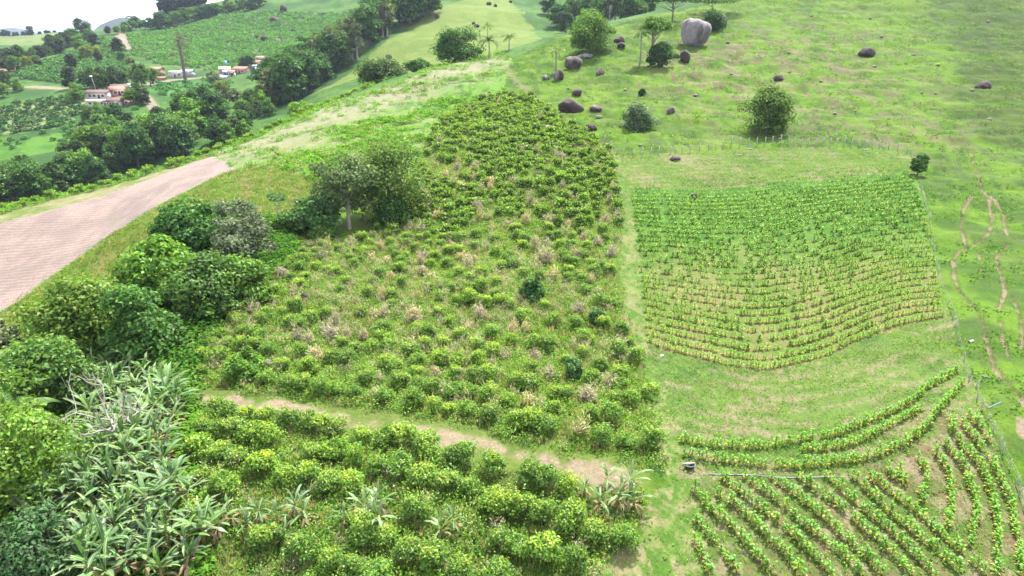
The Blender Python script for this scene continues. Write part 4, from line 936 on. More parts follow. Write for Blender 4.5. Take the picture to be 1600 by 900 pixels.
# ------------------------------------------------------------------ bananas
def ban_leaf(rng, L, Wd, az, el, droop, c, rib, base):
    n = 7; P = []; p = np.array(base, float); e = el
    for i in range(n + 1):
        P.append(p.copy()); p = p + L / n * np.array([math.cos(az) * math.cos(e), math.sin(az) * math.cos(e), math.sin(e)]); e -= droop / n * (.4 + 1.2 * i / n); az += rng.normal(0, .05)
    P = np.array(P); t = np.linspace(0, 1, n + 1); wd = Wd * np.interp(t, [0, .13, .3, .7, .92, 1], [.06, .12, .9, 1, .6, .08]) * .5
    side = np.array([-math.sin(az), math.cos(az), 0.0]); up = np.cross(nrm(np.gradient(P, axis=0)), side); up *= np.sign(up[:, 2:3] + 1e-6)
    parts = []; sag = rng.uniform(-.1, .5)
    for sg in (-1, 1):
        w2 = wd * rng.uniform(.45, 1.2, n + 1)
        a = P + side * sg * .012; b = P + side * sg * w2[:, None] * .9 + up * (w2 * sag)[:, None]
        V = np.stack([a[:-1], a[1:], b[1:], b[:-1]], 1).reshape(-1, 3); parts.append((V, np.arange(len(V)).reshape(-1, 4), np.repeat(c * (1 + rng.normal(0, .07, (n, 1))), 4, 0)))
    a = P - side * .02 + up * .02; b = P + side * .02 + up * .02
    V = np.stack([a[:-1], a[1:], b[1:], b[:-1]], 1).reshape(-1, 3); parts.append((V, np.arange(len(V)).reshape(-1, 4), np.tile(rib, (len(V), 1))))
    return cat(parts)
def banana_meshes(seed, Ht=2.6, nl=10, L=2.1):
    rng = np.random.default_rng(seed); st = tube([(0, 0, -.2), (.03, 0, Ht * .3), (.05, .03, Ht * .62)], [.14, .11, .07], 8)
    gr, dd = [], []; b = np.array([.05, .03, Ht * .58])
    for k in range(nl):
        e = 1.4 - k / nl * 1.2 + rng.normal(0, .26); c = pick([L_(86,138,80), L_(108,156,98), L_(132,172,122), L_(154,186,148), L_(108,170,74)], rng, 1, .08)[0]
        gr.append(ban_leaf(rng, L * rng.uniform(.75, 1.1), .37 * L / 2.1, k * 2.4 + rng.normal(0, .3), e, rng.uniform(.3, 1.6), c, L_(178, 192, 128), b + (0, 0, rng.uniform(-.1, .15))))
    for k in range(6):
        dd.append(ban_leaf(rng, L * rng.uniform(.5, .75), .26, k * 1.9 + rng.normal(0, .4), rng.uniform(-.4, .3), 1.6, L_(172, 152, 112), L_(190, 172, 132), b - (0, 0, .3)))
    G = cat(gr); D = cat(dd)
    return (mesh_np('banana_stem', st[0], st[1], None, np.tile(L_(150, 150, 84), (len(st[0]), 1)), True), mesh_np('banana_leaves', G[0], G[1], None, G[2]), mesh_np('banana_dead_leaves', D[0], D[1], None, D[2]))
BM = [banana_meshes(600 + i, Ht=h, nl=n, L=l) for i, (h, n, l) in enumerate(((2.2, 11, 1.6), (2.6, 12, 1.75), (1.8, 10, 1.5), (2.7, 11, 1.7), (2.3, 10, 1.85), (2.0, 12, 1.4)))]
BMS = [banana_meshes(620 + i, Ht=h, nl=n, L=l) for i, (h, n, l) in enumerate(((1.7, 9, 1.7), (1.4, 8, 1.5), (1.9, 10, 1.8)))]
bn = random.Random(9)
def banana(px, py, label, group, sc=1.0, BM=BM):
    x, y = at(px, py); s = sc * bn.uniform(.85, 1.15)
    t = thing('banana_plant', label, 'plant', (x, y, h1(x, y)), bn.uniform(0, 6.28), group, s); t.rotation_euler[0] = bn.gauss(0, .13); t.rotation_euler[1] = bn.gauss(0, .13); m = bn.choice(BM)
    obj('stem', m[0], M['banana'], t); obj('leaves', m[1], M['banana'], t); obj('dead_leaves', m[2], M['banana'], t)
grove = np.array([(150,600),(215,585),(265,610),(285,660),(262,710),(275,760),(300,800),(318,850),(290,905),(240,925),(170,925),(110,905),(40,900),(20,870),(80,820),(130,760),(150,700),(130,650)], float)
pts = []
tries = 0
while len(pts) < 150 and tries < 20000:
    tries += 1; p = np.array([bn.uniform(10, 325), bn.uniform(585, 925)])
    if not inpoly(p[:1], p[1:], grove)[0]: continue
    if 30 < p[0] < 110 and p[1] > 850: continue
    md = 12.5 + (p[1] - 585) * .032
    if all(math.hypot(p[0] - q[0], (p[1] - q[1]) * 1.25) > md for q in pts): pts.append(p)
bands = {}
for p in pts: bands.setdefault(int((p[1] - 585) // 57), []).append(p)
bw = {0: "along the top of the grove", 1: "beside the dead tree", 2: "just below the dead tree", 3: "across the grove middle", 4: "in the lower grove", 5: "along the grove bottom edge"}
for b, ps in bands.items():
    for i, p in enumerate(sorted(ps, key=lambda q: q[0])): banana(p[0], p[1], f"large leaved banana plant, {ordn(i + 1)} from left {bw[min(b, 5)]}", "banana plants of the left grove", 1.0)
for words, gp, ps in (("in the left clump", "banana plants of the left clump", [(345,830),(365,812),(392,830),(408,806),(437,818),(440,845),(462,800),(478,815)]),
                      ("in the middle clump", "banana plants of the middle clump", [(540,818),(562,806),(588,800),(592,825)]),
                      ("in the small lower clump", "banana plants of the small clump", [(692,838),(712,822)]),
                      ("at the right path end", "banana plants of the right clump", [(912,776),(935,790),(950,758),(962,790),(985,768),(990,792)])):
    for i, p in enumerate(sorted(ps)): banana(p[0], p[1] + 4, f"banana plant with dry leaves, {ordn(i + 1)} from the left {words}", gp, .78, BMS)

# ------------------------------------------------------------------ corn
def corn_tpl(seed, Ht, n, L, yel=.3):
    rng = np.random.default_rng(seed); parts = []
    st = tube([(0, 0, -.05), (.01, 0, Ht * .8)], [.02, .012], 4, L_(150, 170, 80)); parts.append(st)
    for k in range(n):
        f = k / (n - 1); z0 = Ht * (.12 + .66 * f); az = k * 2.6 + rng.normal(0, .4); e = .6 + .75 * f + rng.normal(0, .12); p = np.array([0, 0, z0]); P = [p]; ln = L * rng.uniform(.75, 1.1) * (1 - .25 * f)
        for i in range(4):
            p = p + ln / 4 * np.array([math.cos(az) * math.cos(e), math.sin(az) * math.cos(e), math.sin(e)]); P.append(p); e -= .62
        P = np.array(P); wd = np.array([.5, 1, .9, .6, .1]) * .058; sd_ = np.array([-math.sin(az), math.cos(az), 0])
        c = pick([L_(214,206,96), L_(196,208,88)], rng, 1)[0] if f < yel and rng.random() < .85 else pick([L_(88,160,52), L_(120,186,64), L_(156,206,84)], rng, 1)[0]
        a = P - sd_ * wd[:, None]; b = P + sd_ * wd[:, None]; V = np.stack([a[:-1], b[:-1], b[1:], a[1:]], 1).reshape(-1, 3); parts.append((V, np.arange(len(V)).reshape(-1, 4), np.tile(c, (len(V), 1))))
    return cat(parts)
CT = [corn_tpl(700 + i, h, 11, l, y_) for i, (h, l, y_) in enumerate(((.72, .40, .38), (.8, .43, .38), (.64, .36, .48), (.74, .40, .28)))]
CF = [corn_tpl(720 + i, .68, 9, .44, y_) for i, y_ in enumerate((.04, .16, .32))]
rowsC = [("long curved row under the stubble", [(1062,690),(1100,697),(1150,701),(1200,699),(1250,690),(1317,675),(1370,652),(1420,628),(1450,606),(1497,578)]),
         ("short middle row of the curved set", [(1250,705),(1320,698),(1380,672),(1415,650),(1440,636)]),
         ("curved row just above the pipe", [(1067,713),(1112,720),(1200,728),(1280,728),(1340,721),(1390,706),(1440,674),(1465,642),(1505,600)])]
DG = [[(1087,847),(1110,900)],[(1085,812),(1115,847),(1152,900)],[(1082,767),(1112,800),(1150,835),(1205,905)],[(1117,772),(1157,800),(1200,847),(1225,872),(1255,905)],[(1127,747),(1155,770),(1200,807),(1237,842),(1262,867),(1300,905)],[(1165,747),(1200,775),(1225,795),(1250,820),(1275,842),(1307,867),(1345,905)],
      [(1207,747),(1237,770),(1270,800),(1300,827),(1330,855),(1380,905)],[(1247,745),(1272,767),(1305,792),(1337,820),(1370,850),(1422,905)],[(1287,745),(1317,772),(1350,800),(1385,830),(1420,865),(1460,905)],[(1330,747),(1355,770),(1387,800),(1420,830),(1455,860),(1503,905)],[(1355,745),(1380,762),(1412,787),(1450,817),(1475,847),(1505,872),(1540,905)]]
rowsC += [(f"{ordn(i + 1)} slanting row below the pipe", r) for i, r in enumerate(DG)]
RG = [[(1387,735),(1397,752)],[(1405,732),(1412,760)],[(1435,717),(1445,740),(1445,762),(1440,788)],[(1460,705),(1477,732),(1485,762),(1485,795),(1477,828)],[(1475,692),(1497,722),(1512,750),(1522,782),(1525,812),(1515,858)],[(1485,655),(1492,682),(1522,722),(1537,750),(1550,782),(1557,820),(1557,865),(1555,905)],[(1500,662),(1535,707),(1555,740),(1572,775),(1582,812),(1590,850),(1596,905)],[(1512,650),(1530,672),(1545,690)]]
rowsC += [(f"{ordn(i + 1)} steep row beside the fence", r) for i, r in enumerate(RG)]
rk = np.random.default_rng(88); corn = []        # (x, y, row words, ordinal, yellow)
for words, pts_ in rowsC:
    q = resample(smooth_line(ats(pts_)) if len(pts_) > 2 else ats(pts_), .25)
    for i, (x, y) in enumerate(q):
        if rk.random() < .95: corn.append((x + rk.normal(0, .06), y + rk.normal(0, .06), words, i + 1, .4))
top = smooth_line(ats([(988,300),(1050,302),(1100,302),(1180,297),(1250,287),(1330,280),(1425,272)]), 90)
bot = smooth_line(ats([(1012,536),(1060,551),(1100,561),(1150,571),(1200,575),(1250,566),(1290,554),(1340,530),(1400,506),(1440,499),(1472,495)]), 90)
mid = smooth_line(ats([(998,398),(1060,402),(1120,407),(1180,409),(1250,400),(1330,384),(1400,372),(1455,366)]), 90)
def uni(P, n=120):
    L = np.r_[0, np.cumsum(np.hypot(*np.diff(P, axis=0).T))]; s = np.linspace(0, L[-1], n); return np.c_[np.interp(s, L, P[:, 0]), np.interp(s, L, P[:, 1])]
top, mid, bot = uni(top), uni(mid), uni(bot)
NR = 29; far_corn = []
for r_ in range(NR + 3):
    f = r_ / (NR - 1); P = bot * (1 - f / .5) + mid * (f / .5) if f < .5 else mid * (1 - (f - .5) / .5) + top * ((f - .5) / .5)
    q = resample(P, .27 + .03 * (f > .5)); 
    for x, y in q:
        if rk.random() < .95 - .5 * max(0, f - .92) * 6: far_corn.append((x + rk.normal(0, .07), y + rk.normal(0, .07), f))
cd = np.array([math.hypot(c[0], c[1]) for c in corn]); order = np.argsort(cd); near_c = set(order[:300].tolist())
CM = [mesh_np('corn_plant', *t[:2], None, t[2]) for t in CT]
for m in CM: m.materials.append(M['corn'])
rest = []
for i, (x, y, words, k, yl) in enumerate(corn):
    if i in near_c:
        o = bpy.data.objects.new('corn_plant', CM[int(rk.integers(4))]); COL.objects.link(o); s = rk.uniform(.75, 1.2)
        o.location = (x, y, h1(x, y)); o.rotation_euler = (rk.normal(0, .08), rk.normal(0, .08), rk.uniform(0, 6.28)); o.scale = (s, s, s * rk.uniform(.85, 1.1))
        tag(o, f"corn plant, {ordn(k)} from the top of the {words}" if ' row be' in words else f"corn plant, {ordn(k)} from the left of the {words}", 'plant', f"corn plants of the {words}")
    else: rest.append((x, y, rk.uniform(.5, .9)))
parts = []
rest = np.array(rest); m = len(rest); s = rk.uniform(.75, 1.15, m)
for v in range(4):
    k = np.arange(m) % 4 == v; parts.append(inst(CT[v], rest[k, 0], rest[k, 1], H(rest[k, 0], rest[k, 1]), rk.uniform(0, 6.28, k.sum()), s[k], rk.uniform(.85, 1.15, (k.sum(), 1)) * np.ones((1, 3))))
fc = np.array(far_corn); gp = fbm(fc[:, 0] / 8, fc[:, 1] / 8, 3, 301)
for v in range(3):
    want = np.clip((1 - fc[:, 2]) * 1.6 - .25 + rk.normal(0, .3, len(fc)) + (gp - .5), 0, .999); k = (want * 3).astype(int) == v; n_k = k.sum()
    s = rk.uniform(.7, 1.1, n_k) * (1 + .25 * sst(.35, .65, fc[k, 2])) * (1 - .55 * sst(.88, 1.1, fc[k, 2])); parts.append(inst(CF[v], fc[k, 0], fc[k, 1], H(fc[k, 0], fc[k, 1]), rk.uniform(0, 6.28, n_k), s, rk.uniform(.8, 1.15, (n_k, 1)) * np.ones((1, 3))))
stuff('distant_corn_plants', parts, 'corn')

# ------------------------------------------------------------------ grass and weeds (uncountable)
def tuft(seed, n, Ht, spread, wd, pal, lean=.5):
    rng = np.random.default_rng(seed); az = rng.uniform(0, 6.28, n); ro = rng.uniform(0, spread, n); h = Ht * rng.uniform(.5, 1.1, n); ln = lean * rng.uniform(.3, 1.2, n) * h
    b = np.c_[np.cos(az) * ro, np.sin(az) * ro, -.03 * np.ones(n)]; d = np.c_[np.cos(az), np.sin(az), 0 * az]; sd_ = np.c_[-np.sin(az), np.cos(az), 0 * az] * wd
    m = b + d * ln[:, None] * .35 + np.c_[0 * az, 0 * az, h * .65]; tp = b + d * ln[:, None] + np.c_[0 * az, 0 * az, h * .95]
    V = np.stack([b - sd_, b + sd_, m + sd_ * .7, m - sd_ * .7, m - sd_ * .7, m + sd_ * .7, tp + sd_ * .1, tp - sd_ * .1], 1).reshape(-1, 3)
    return V, np.arange(len(V)).reshape(-1, 4), np.repeat(pick(pal, rng, n), 8, 0)
G_GREEN = [L_(112,170,84), L_(142,190,98), L_(170,204,116)]; G_DRY = [L_(214,204,154), L_(192,194,128), L_(222,208,170)]; G_MIX = G_GREEN[:2] + G_DRY[1:2]
def leafy(seed, n, ls, pal, flat=.5):
    rng = np.random.default_rng(seed); d = blob_dirs(n, rng, 0.0); q = .5 + .5 * rng.random(len(d))
    P = np.c_[d[:, :2] * q[:, None], d[:, 2] * q * flat]; return leafcards(P, nrm(np.array([0, 0, .9]) + d * .4 + rng.normal(0, .35, d.shape)), ls, ls * .5, pick(pal, rng, len(d)), rng)
def scatter(name, polys, n, tpls, probs, smin, smax, seed, dens=None, avoid=None, mat='grass', hz=(.8, 1.3)):
    rng = np.random.default_rng(seed); X, Yv = [], []
    Ps = [Z[p] if isinstance(p, str) else p for p in polys]
    for P in Ps:
        ar = .5 * abs(np.dot(P[:, 0], np.roll(P[:, 1], 1)) - np.dot(P[:, 1], np.roll(P[:, 0], 1))); tot = sum(.5 * abs(np.dot(q[:, 0], np.roll(q[:, 1], 1)) - np.dot(q[:, 1], np.roll(q[:, 0], 1))) for q in Ps)
        k = int(n * ar / tot * 1.9); x = rng.uniform(P[:, 0].min(), P[:, 0].max(), k); y = rng.uniform(P[:, 1].min(), P[:, 1].max(), k); g = inpoly(x, y, P); X.append(x[g]); Yv.append(y[g])
    x = np.concatenate(X); y = np.concatenate(Yv); k = np.ones(len(x), bool)
    if dens is not None: k &= rng.random(len(x)) < dens(x, y)
    if avoid is not None: k &= avoid(x, y)
    x, y = x[k], y[k]; z = H(x, y); ch = rng.choice(len(tpls), len(x), p=np.array(probs) / sum(probs)); parts = []
    patch = fbm(x / 6, y / 6, 3, seed)
    for v in range(len(tpls)):
        q = ch == v; m = q.sum()
        if m == 0: continue
        s = rng.uniform(smin, smax, m); parts.append(inst(tpls[v], x[q], y[q], z[q], rng.uniform(0, 6.28, m), np.c_[s, s * rng.uniform(*hz, m)], (rng.uniform(.8, 1.2, (m, 1)) * (.85 + .35 * patch[q][:, None])) * np.ones((1, 3))))
    return stuff(name, parts, mat)
def offpath(x, y): return (dline(x, y, Z['path'], 5.0) > 1.3 + .8 * vn(x, y, 3)) 
T_G = [tuft(801, 9, .42, .25, .024, G_GREEN), tuft(802, 9, .5, .22, .02, G_DRY), tuft(803, 8, .4, .3, .026, G_MIX), leafy(804, 16, .26, P_BRIGHT), leafy(805, 14, .22, P_YEL)]
scatter('undergrowth', ['coffee_up', 'coffee_lo'], 42000, T_G, [3, 4.2, 3, 2.4, 1.2], .5, 1.1, 811, avoid=offpath)
scatter('scrub', ['coffee_up', 'coffee_lo'], 14000, [leafy(806, 34, .2, P_COF, .95), leafy(807, 34, .2, P_COF + P_TIP[2:], 1.0), leafy(808, 30, .2, G_GREEN + P_COF[1:], .8)], [2.6, 2, 1.6], .4, .85, 812, dens=lambda x, y: np.clip((fbm(x / 5, y / 5, 3, 47) - .26) * 3, .15, 1), avoid=offpath, mat='coffee')
def mid_band(x, y):
    px, py = proj(x, y, base_h(x, y)); return np.clip(np.exp(-((py - 500) / 95) ** 2) + .22, 0, 1) * np.clip((fbm(x / 4, y / 4, 3, 53) - .3) * 3, .05, 1)
scatter('dry_weeds', ['coffee_up', 'coffee_lo'], 7000, [dry_tpl(809, 60, .3), tuft(810, 14, .8, .3, .02, G_DRY + G_MIX[:1])], [1.6, 1.4], .4, .85, 813, dens=mid_band, avoid=offpath, mat='coffee')
T_S = [tuft(821, 7, .26, .22, .016, G_GREEN, .7), tuft(822, 7, .28, .22, .014, G_DRY, .9), leafy(823, 9, .15, P_BRIGHT, .3)]
T_P = [tuft(831, 7, .3, .35, .03, [L_(104,166,54), L_(132,188,62), L_(158,202,76)], .8), tuft(832, 7, .3, .3, .025, G_DRY, .9), leafy(833, 10, .3, P_DARK[1:] + P_MID, .45)]
def not_corn(x, y): return ~inpoly(x, y, Z['corn']) 
scatter('grass', ['verge', 'field'], 27000, T_S, [3, 1.6, 2], .6, 1.3, 841, dens=lambda x, y: np.clip(.25 + 1.2 * (fbm(x / 3.5, y / 2, 3, 19) - .3), .1, 1), avoid=not_corn)
scatter('slope_grass', ['slope'], 9000, T_G[:3] + [T_G[4]], [4, 1, 3, 3], .6, 1.2, 851)
scatter('stubble', ['field'], 9000, [tuft(824, 8, .2, .3, .016, G_DRY, 1.6), leafy(825, 12, .14, P_MID, .4), leafy(826, 12, .13, P_BRIGHT, .4)], [2.4, 2, 2], .6, 1.4, 843, dens=lambda x, y: np.clip((fbm(x / 4, y / 1.2, 3, 59) - .38) * 4, .02, 1), avoid=lambda x, y: ~inpoly(x, y, Z['corn']) & ~inpoly(x, y, Z['lowcorn']))
T_W = [leafy(861, 22, .42, P_BRIGHT, .55), leafy(862, 20, .38, [L_(120,184,70), L_(150,204,92)], .45), tuft(863, 8, .7, .4, .04, G_GREEN), tuft(864, 8, .6, .4, .035, G_DRY)]
scatter('hillside_weeds', ['weedy'], 13000, T_W, [2, 2, 2, 1.5], .6, 1.5, 871, dens=lambda x, y: np.clip((fbm(x / 8, y / 5, 3, 23) - .36) * 3.2, 0.03, 1) * np.clip(sst(2, 15, dline(x, y, Z['ridge'], 20.0)), .38, 1))
scatter('pasture_grass', [ats([(785,150),(800,94),(860,64),(1000,30),(1140,6),(1300,-20),(1640,-20),(1640,900),(1600,760),(1520,590),(1470,450),(1450,330),(1420,236),(1250,226),(1040,238),(965,244),(900,200),(830,150)])], 42000, T_P, [3.4, .7, 2.0], .5, 1.2, 881, dens=lambda x, y: np.clip((fbm(x / 6, y / 2.5, 3, 29) - .35) * 3, .05, 1))
edge = np.array([place(p, q) for p, q in ((-60,100),(100,112),(300,130),(500,166),(640,196),(640,205),(500,180),(300,146),(100,128),(-60,116))])
scatter('ridge_weeds', [edge], 1500, T_W, [2, 1, 2, 2], .7, 1.6, 891)
belt = ats([(80,600),(200,440),(300,350),(420,345),(470,390),(420,440),(330,520),(300,600),(290,660),(150,600)])
scatter('belt_weeds', [belt], 5200, [leafy(868, 44, .26, P_MID, .9), leafy(869, 44, .24, P_BRIGHT[:2] + P_DARK[1:], 1.0), T_G[0]], [2, 2, .7], .8, 1.7, 893)
low = ats([(-40,560),(130,590),(160,700),(300,620),(320,760),(330,910),(-80,910),(-80,700)])
scatter('grove_weeds', [low], 3500, T_W[:2] + [T_G[0]], [2, 1, 1], .6, 1.4, 895)

# ------------------------------------------------------------------ fences
def fence(label, posts, hgt, seed, rad=1.0):
    P = [(*p, h1(*p)) for p in posts]; o = P[0]; rng = random.Random(seed); f = thing('fence', label, 'fence', o); rel = [np.array(p) - np.array(o) for p in P]; tops = []
    for p in rel:
        h = hgt * rng.uniform(.85, 1.12); tl = np.array([rng.gauss(0, .07), rng.gauss(0, .07), 0]); V, Q, c = tube([p + (0, 0, -.3), p + tl * .5 + (0, 0, h * .5), p + tl + (0, 0, h)], np.array([.042, .04, .036]) * rad, 6)
        obj('post', mesh_np('fence_post', V, Q), M['post'], f); tops.append((p + tl, h))
    parts = []
    for a in (.35, .62, .9):
        L = [p + (0, 0, h * a) for p, h in tops]; parts.append(tube(L, .0035, 4))
    V, Q, c = cat(parts); obj('wire', mesh_np('fence_wire', V, Q), M['wire'], f)
    return f
up = [(944,228),(955,234),(974,245),(990,245),(1003,245),(1017,245),(1029,244),(1047,241),(1055,239),(1066,239),(1078,239),(1093,237),(1107,235),(1118,233),(1130,232),(1142,231),(1156,230),(1168,229),(1182,228),(1195,227),(1207,226),(1220,226),(1231,226),(1241,227),(1252,227),(1263,228),(1274,229),(1285,229),(1296,231),(1307,231),(1318,231),(1329,232),(1341,232),(1352,232),(1363,233),(1374,232),(1388,233),(1402,236),(1417,240)]
fence("long fence of pale wooden posts along the top of the field", ats(up), 1.5, 1, 1.9)
rt = [(1424,248),(1434,275),(1440,300),(1445,318),(1449,332),(1451,345),(1454,360),(1456,377),(1458,392),(1462,412),(1465,430),(1470,452),(1480,478),(1487,500),(1490,513),(1497,538),(1507,562),(1515,594),(1523,607),(1527,625),(1534,640),(1544,662),(1552,678),(1559,698),(1567,710),(1577,735),(1586,760),(1591,775),(1599,797),(1607,825),(1618,862),(1632,900)]
fr_ = fence("fence of leaning posts down the right side of the corn field", ats(rt), .8, 2)
a = at(1539, 653); b = at(1561, 640); za, zb = h1(*a) + .75, h1(*b) + .5; o = fr_.location
V, Q, c = tube([np.array((*a, za)) - np.array(o), np.array((*b, zb)) - np.array(o)], .05, 6); obj('brace', mesh_np('fence_brace', V, Q), M['bluepipe'], fr_)

# ------------------------------------------------------------------ small things
def pipe():
    P = resample(ats([(1102,741),(1150,742),(1200,743),(1260,745),(1322,747)]), .5); z = H(P[:, 0], P[:, 1]) + .03
    P3 = np.c_[P, z]; o = P3[0].copy(); V, Q, c = tube(P3 - o, .035, 8); ob = obj('pipe', mesh_np('pipe', V, Q, None, None, True), M['bluepipe'], None, o)
    tag(ob, "grey blue irrigation pipe lying along the top of the lower corn rows", 'pipe')
pipe()
def tub():
    x, y = at(1077, 733); z = h1(x, y); prof = [(0, 0.02), (.24, 0.02), (.30, .28), (.34, .30), (.34, .33), (.28, .33), (.22, .10), (0, .09)]; n = 20; V = []; Q = []
    for r_, h_ in prof:
        for k in range(n): t = 2 * math.pi * k / n; V.append((r_ * math.cos(t) * 1.15, r_ * math.sin(t) * .8, h_))
    for i in range(len(prof) - 1):
        for k in range(n): Q.append((i * n + k, i * n + (k + 1) % n, (i + 1) * n + (k + 1) % n, (i + 1) * n + k))
    ob = obj('tub', mesh_np('tub', V, Q, None, None, True), M['rubber'], None, (x, y, z)); tag(ob, "dark oval tub standing at the left end of the corn rows", 'tub')
    V, Q, c = box(0, 0, 0, .8, .1, .03); ob = obj('plank', mesh_np('plank', V, Q), M['board'], None, (x - .08, y + .1, z + .35)); ob.rotation_euler = (0, 0, .1); tag(ob, "pale plank laid across the dark tub", 'plank')
tub()
def bag():
    x, y = at(1034, 557); me = rock_mesh(99, 1.0, 3, .5); me.materials.append(M['white']); ob = bpy.data.objects.new('bag', me); COL.objects.link(ob); ob.scale = (.17, .13, .12); ob.location = (x, y, h1(x, y) + .08)
    tag(ob, "small crumpled white bag on the grass verge beside the corn", 'bag')
bag()
def logs():
    for lab, a, b in (("fallen pale log on the grass below the upper fence", (1148,243), (1158,242)), ("pale fallen post beneath the upper fence, right half", (1165,232), (1175,233)), ("pale log lying near the right end of the upper fence", (1348,235), (1356,234)), ("short pale stick lying beside the cattle track", (1514,536), (1520,534))):
        p, q = at(*a), at(*b); A = np.array((*p, h1(*p) + .1)); B = np.array((*q, h1(*q) + .1)); V, Q, c = tube([A - A, B - A], .11, 7)
        tag(obj('log', mesh_np('log', V, Q), M['post'], None, A), lab, 'log')
logs()

# ------------------------------------------------------------------ houses in the valley
def house(label, px, Y, w_, d_, h_, rh, rz, wall, roof, wins=((-.25, 0), (.25, 0)), door=0.02, hip=False, chim=False, name='house', gable_x=True, cat_='house', over=.45):
    x, y = place(px, Y); t = thing(name, label, cat_, (x, y, h1(x, y)), rz, None, .84)
    V, Q, c = box(0, 0, h_ / 2 - .5, w_, d_, h_ + 1.0); parts = [(V, Q, c)]
    if rh > .3:                              # gable ends
        for s in (-1, 1):
            gx = s * (w_ / 2 - .08); V = np.array([(gx - .08, -d_ / 2, h_), (gx - .08, d_ / 2, h_), (gx - .08, 0, h_ + rh), (gx + .08, -d_ / 2, h_), (gx + .08, d_ / 2, h_), (gx + .08, 0, h_ + rh)], float)
            parts.append((V, np.array([(0, 1, 2, 2), (3, 5, 4, 4), (0, 2, 5, 3), (1, 4, 5, 2)]), np.ones((6, 3))))
    V, Q, c = cat(parts); 
    tri = [tuple(q[:3]) for q in Q if len(set(q)) == 3 or q[2] == q[3]]; Qq = [q for q in Q if q[2] != q[3]]
    obj('wall', mesh_np('house_wall', V, Qq, tri), M[wall], t)
    parts = []
    for s in (-1, 1):
        e = d_ / 2 + over; zz = h_ - rh * over / (d_ / 2); W2 = w_ / 2 + .4; tk = .14
        V = np.array([(-W2, s * e, zz), (W2, s * e, zz), (W2, 0, h_ + rh), (-W2, 0, h_ + rh), (-W2, s * e, zz + tk), (W2, s * e, zz + tk), (W2, 0, h_ + rh + tk), (-W2, 0, h_ + rh + tk)], float) + (0, 0, .03)
        parts.append((V, np.array([(0, 1, 2, 3), (7, 6, 5, 4), (0, 4, 5, 1), (1, 5, 6, 2), (2, 6, 7, 3), (3, 7, 4, 0)]), np.ones((8, 3))))
    V, Q, c = cat(parts); obj('roof', mesh_np('house_roof', V, Q), M[roof], t)
    for wx, kk in wins:
        V, Q, c = box(wx * w_, -d_ / 2 - .02, h_ * .55, min(1.3, w_ * .18), .08, min(1.2, h_ * .4)); obj('window', mesh_np('house_window', V, Q), M['dark'], t)
    if door is not None:
        V, Q, c = box(door * w_, -d_ / 2 - .02, min(2.1, h_ * .75) / 2, 1.1, .08, min(2.1, h_ * .75)); obj('door', mesh_np('house_door', V, Q), M['dark'], t)
    return t
house("long low farmhouse with dark red roof in the valley compound", 156, 306, 10.5, 6, 2.8, 1.3, .05, 'plaster', 'darktile', ((-.3, 0), (-.1, 0), (.3, 0)), .12)
house("low white walled shed in front of the long farmhouse", 154, 294, 9.5, 4.0, 2.2, .7, .08, 'plaster', 'greyroof', ((-.3, 0), (.3, 0)), 0, name='shed', cat_='shed')
house("small white cottage at the right front of the compound", 181, 294, 6.5, 4.6, 2.6, 1.2, .1, 'plaster', 'darktile', ((-.25, 0), (.28, 0)), 0)
house("small white outbuilding between shed and cottage", 169, 293, 3.2, 3.0, 2.4, .6, .05, 'plaster', 'darktile', ((.25, 0),), -.15, name='outbuilding')
house("orange roofed farmhouse at the back right of the compound", 183, 312, 7.0, 6, 2.8, 1.5, .9, 'pinkwall', 'tile')
house("brown roofed barn behind the valley compound", 188, 322, 8, 5, 2.6, 1.3, .5, 'tan', 'darktile', ((.2, 0),), -.1, name='barn', cat_='barn')
house("grey roofed open shed at the top of the compound", 192, 332, 8, 4.5, 2.4, .7, .35, 'plaster', 'tin', (), 0, name='shed', cat_='shed')
house("brick house with orange tiled roof left of the white shed", 244, 402, 9.5, 6.5, 3.6, 1.3, -.12, 'tan', 'tile', ((-.3, 0), (.1, 0)), -.12)
house("long white shed with a dark doorway beside the road", 277, 402, 9.0, 5.5, 3.4, .7, -.05, 'plaster', 'tin', ((.3, 0),), -.02, name='shed', cat_='shed')
house("pale tin clad shed adjoining the white shed", 294, 407, 7.5, 5.5, 3.2, .8, -.05, 'tin', 'tin', (), None, name='shed', cat_='shed')
house("low tan hut at the left end of the road", 253, 386, 5.5, 3, 1.4, .5, 0, 'tan', 'tile', ((.2, 0),), None, name='hut', cat_='hut')
house("rounded brown roofed hut beside the village road", 352, 408, 7, 5, 2.4, 1.6, .3, 'tan', 'greyroof', ((.2, 0),), -.1, name='hut', cat_='hut')
house("small blue walled house among the village houses", 357, 392, 5.5, 4.5, 2.6, .9, .2, 'bluewall', 'greyroof')
house("small white house beside the blue walled house", 363, 386, 4.0, 4, 2.8, .9, .2, 'plaster', 'tile')
house("pink roofed village house below the dark round tree", 379, 396, 10, 6.5, 2.6, 1.4, -.3, 'pinkwall', 'tile')
house("cream village house with orange roof right of the round tree", 405, 408, 8.5, 6, 3.0, 1.4, -.25, 'plaster', 'tile', ((-.25, 0), (.05, 0)), .3)
house("small house with blue porch under the round tree", 398, 400, 4.5, 3, 2.2, .6, -.2, 'bluewall', 'tin', (), .1)
house("white sheeted shed sloping down below the village", 405, 385, 4, 7, 2.0, .5, .5, 'plaster', 'tin', (), None, name='shed', cat_='shed')
house("pinkish hut half hidden by trees below the village", 350, 375, 5, 3.5, 2.0, .7, 0, 'pinkwall', 'greyroof', ((.2, 0),), None, name='hut', cat_='hut')
house("orange roofed house at the far left edge of the hills", 6, 420, 12, 7, 3.2, 1.6, .3, 'plaster', 'tile')
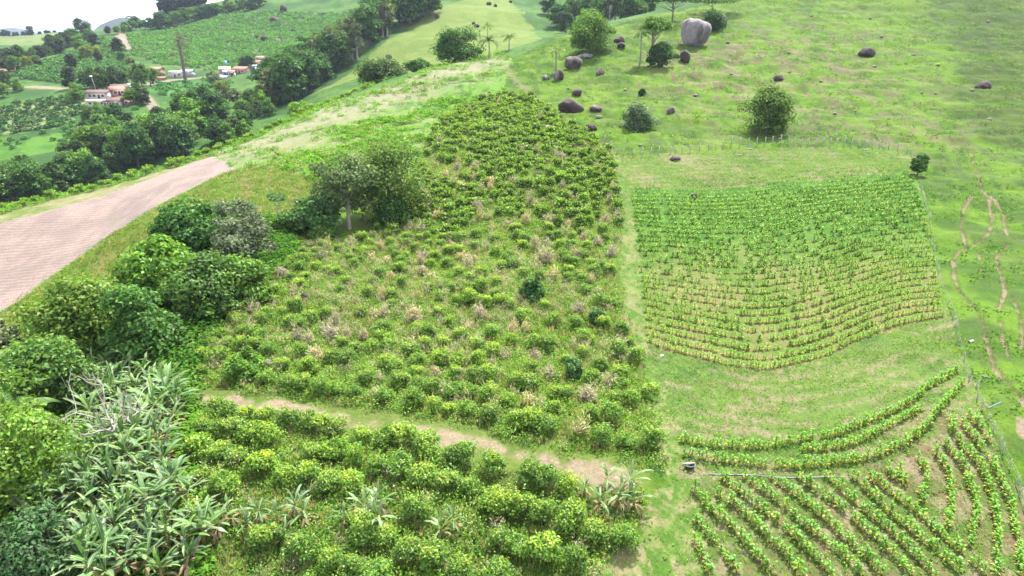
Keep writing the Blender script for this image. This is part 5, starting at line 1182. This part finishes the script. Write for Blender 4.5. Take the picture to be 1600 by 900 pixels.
house("small tan house half hidden in the scrub at far left", 55, 402, 6, 4, 3.0, .9, 0, 'tan', 'tile')
house("tiny orange roofed house near the far hill crest", 118, 535, 10, 6, 3.0, 1.5, .2, 'tan', 'tile')
house("yellow cottage behind the village near the rock", 407, 440, 6, 5, 2.6, 1.4, .4, 'tan', 'palestone')
def lamp():
    x, y = place(152, 312); t = thing('lamp_post', "slim lamp post with white head in the farm compound", 'lamp post', (x, y, h1(x, y)))
    V, Q, c = tube([(0, 0, -.3), (-.3, 0, 4.5), (-1.0, 0, 8.0)], [.1, .08, .06], 6); obj('pole', mesh_np('lamp_pole', V, Q), M['tin'], t)
    V, Q, c = box(-1.1, 0, 8.05, 1.0, .6, .5); obj('lamp_head', mesh_np('lamp_head', V, Q), M['white'], t)
lamp()
def tank():
    x, y = place(354, 416); t = thing('water_tank', "small blue water tank on a post above the village huts", 'water tank', (x, y, h1(x, y)))
    V, Q, c = tube([(0, 0, 4.0), (0, 0, 5.5)], [.8, .75], 12); V2, Q2, c2 = tube([(0, 0, 5.5), (0, 0, 5.8)], [.75, .2], 12); V, Q, c = cat([(V, Q, c), (V2, Q2, c2)]); obj('tank', mesh_np('tank_body', V, Q, None, None, True), M['bluewall'], t)
    V, Q, c = tube([(0, 0, -.3), (0, 0, 4.0)], .25, 6); obj('stand', mesh_np('tank_stand', V, Q), M['post'], t)
tank()

# ------------------------------------------------------------------ air
def haze(dens=6.5e-5):
    m, n, o = mat_base("air"); pv = N(n, "VolumePrincipled"); pv.inputs['Color'].default_value = (.66, .78, 1.0, 1); pv.inputs['Density'].default_value = dens; pv.inputs['Anisotropy'].default_value = 0.2
    n.links.new(pv.outputs[0], o.inputs['Volume'])
    V, Q, c = box(0, 0, 0, 1, 1, 1); X0, X1, Y0, Y1 = -42000, 42000, -300, 42000; Zb, Zt = ZLIM
    V = (V + .5) * np.array([X1 - X0, Y1 - Y0, Zt - Zb]) + np.array([X0, Y0, Zb])
    o2 = obj('haze', mesh_np('haze', V, Q), m); o2['kind'] = 'stuff'
haze()
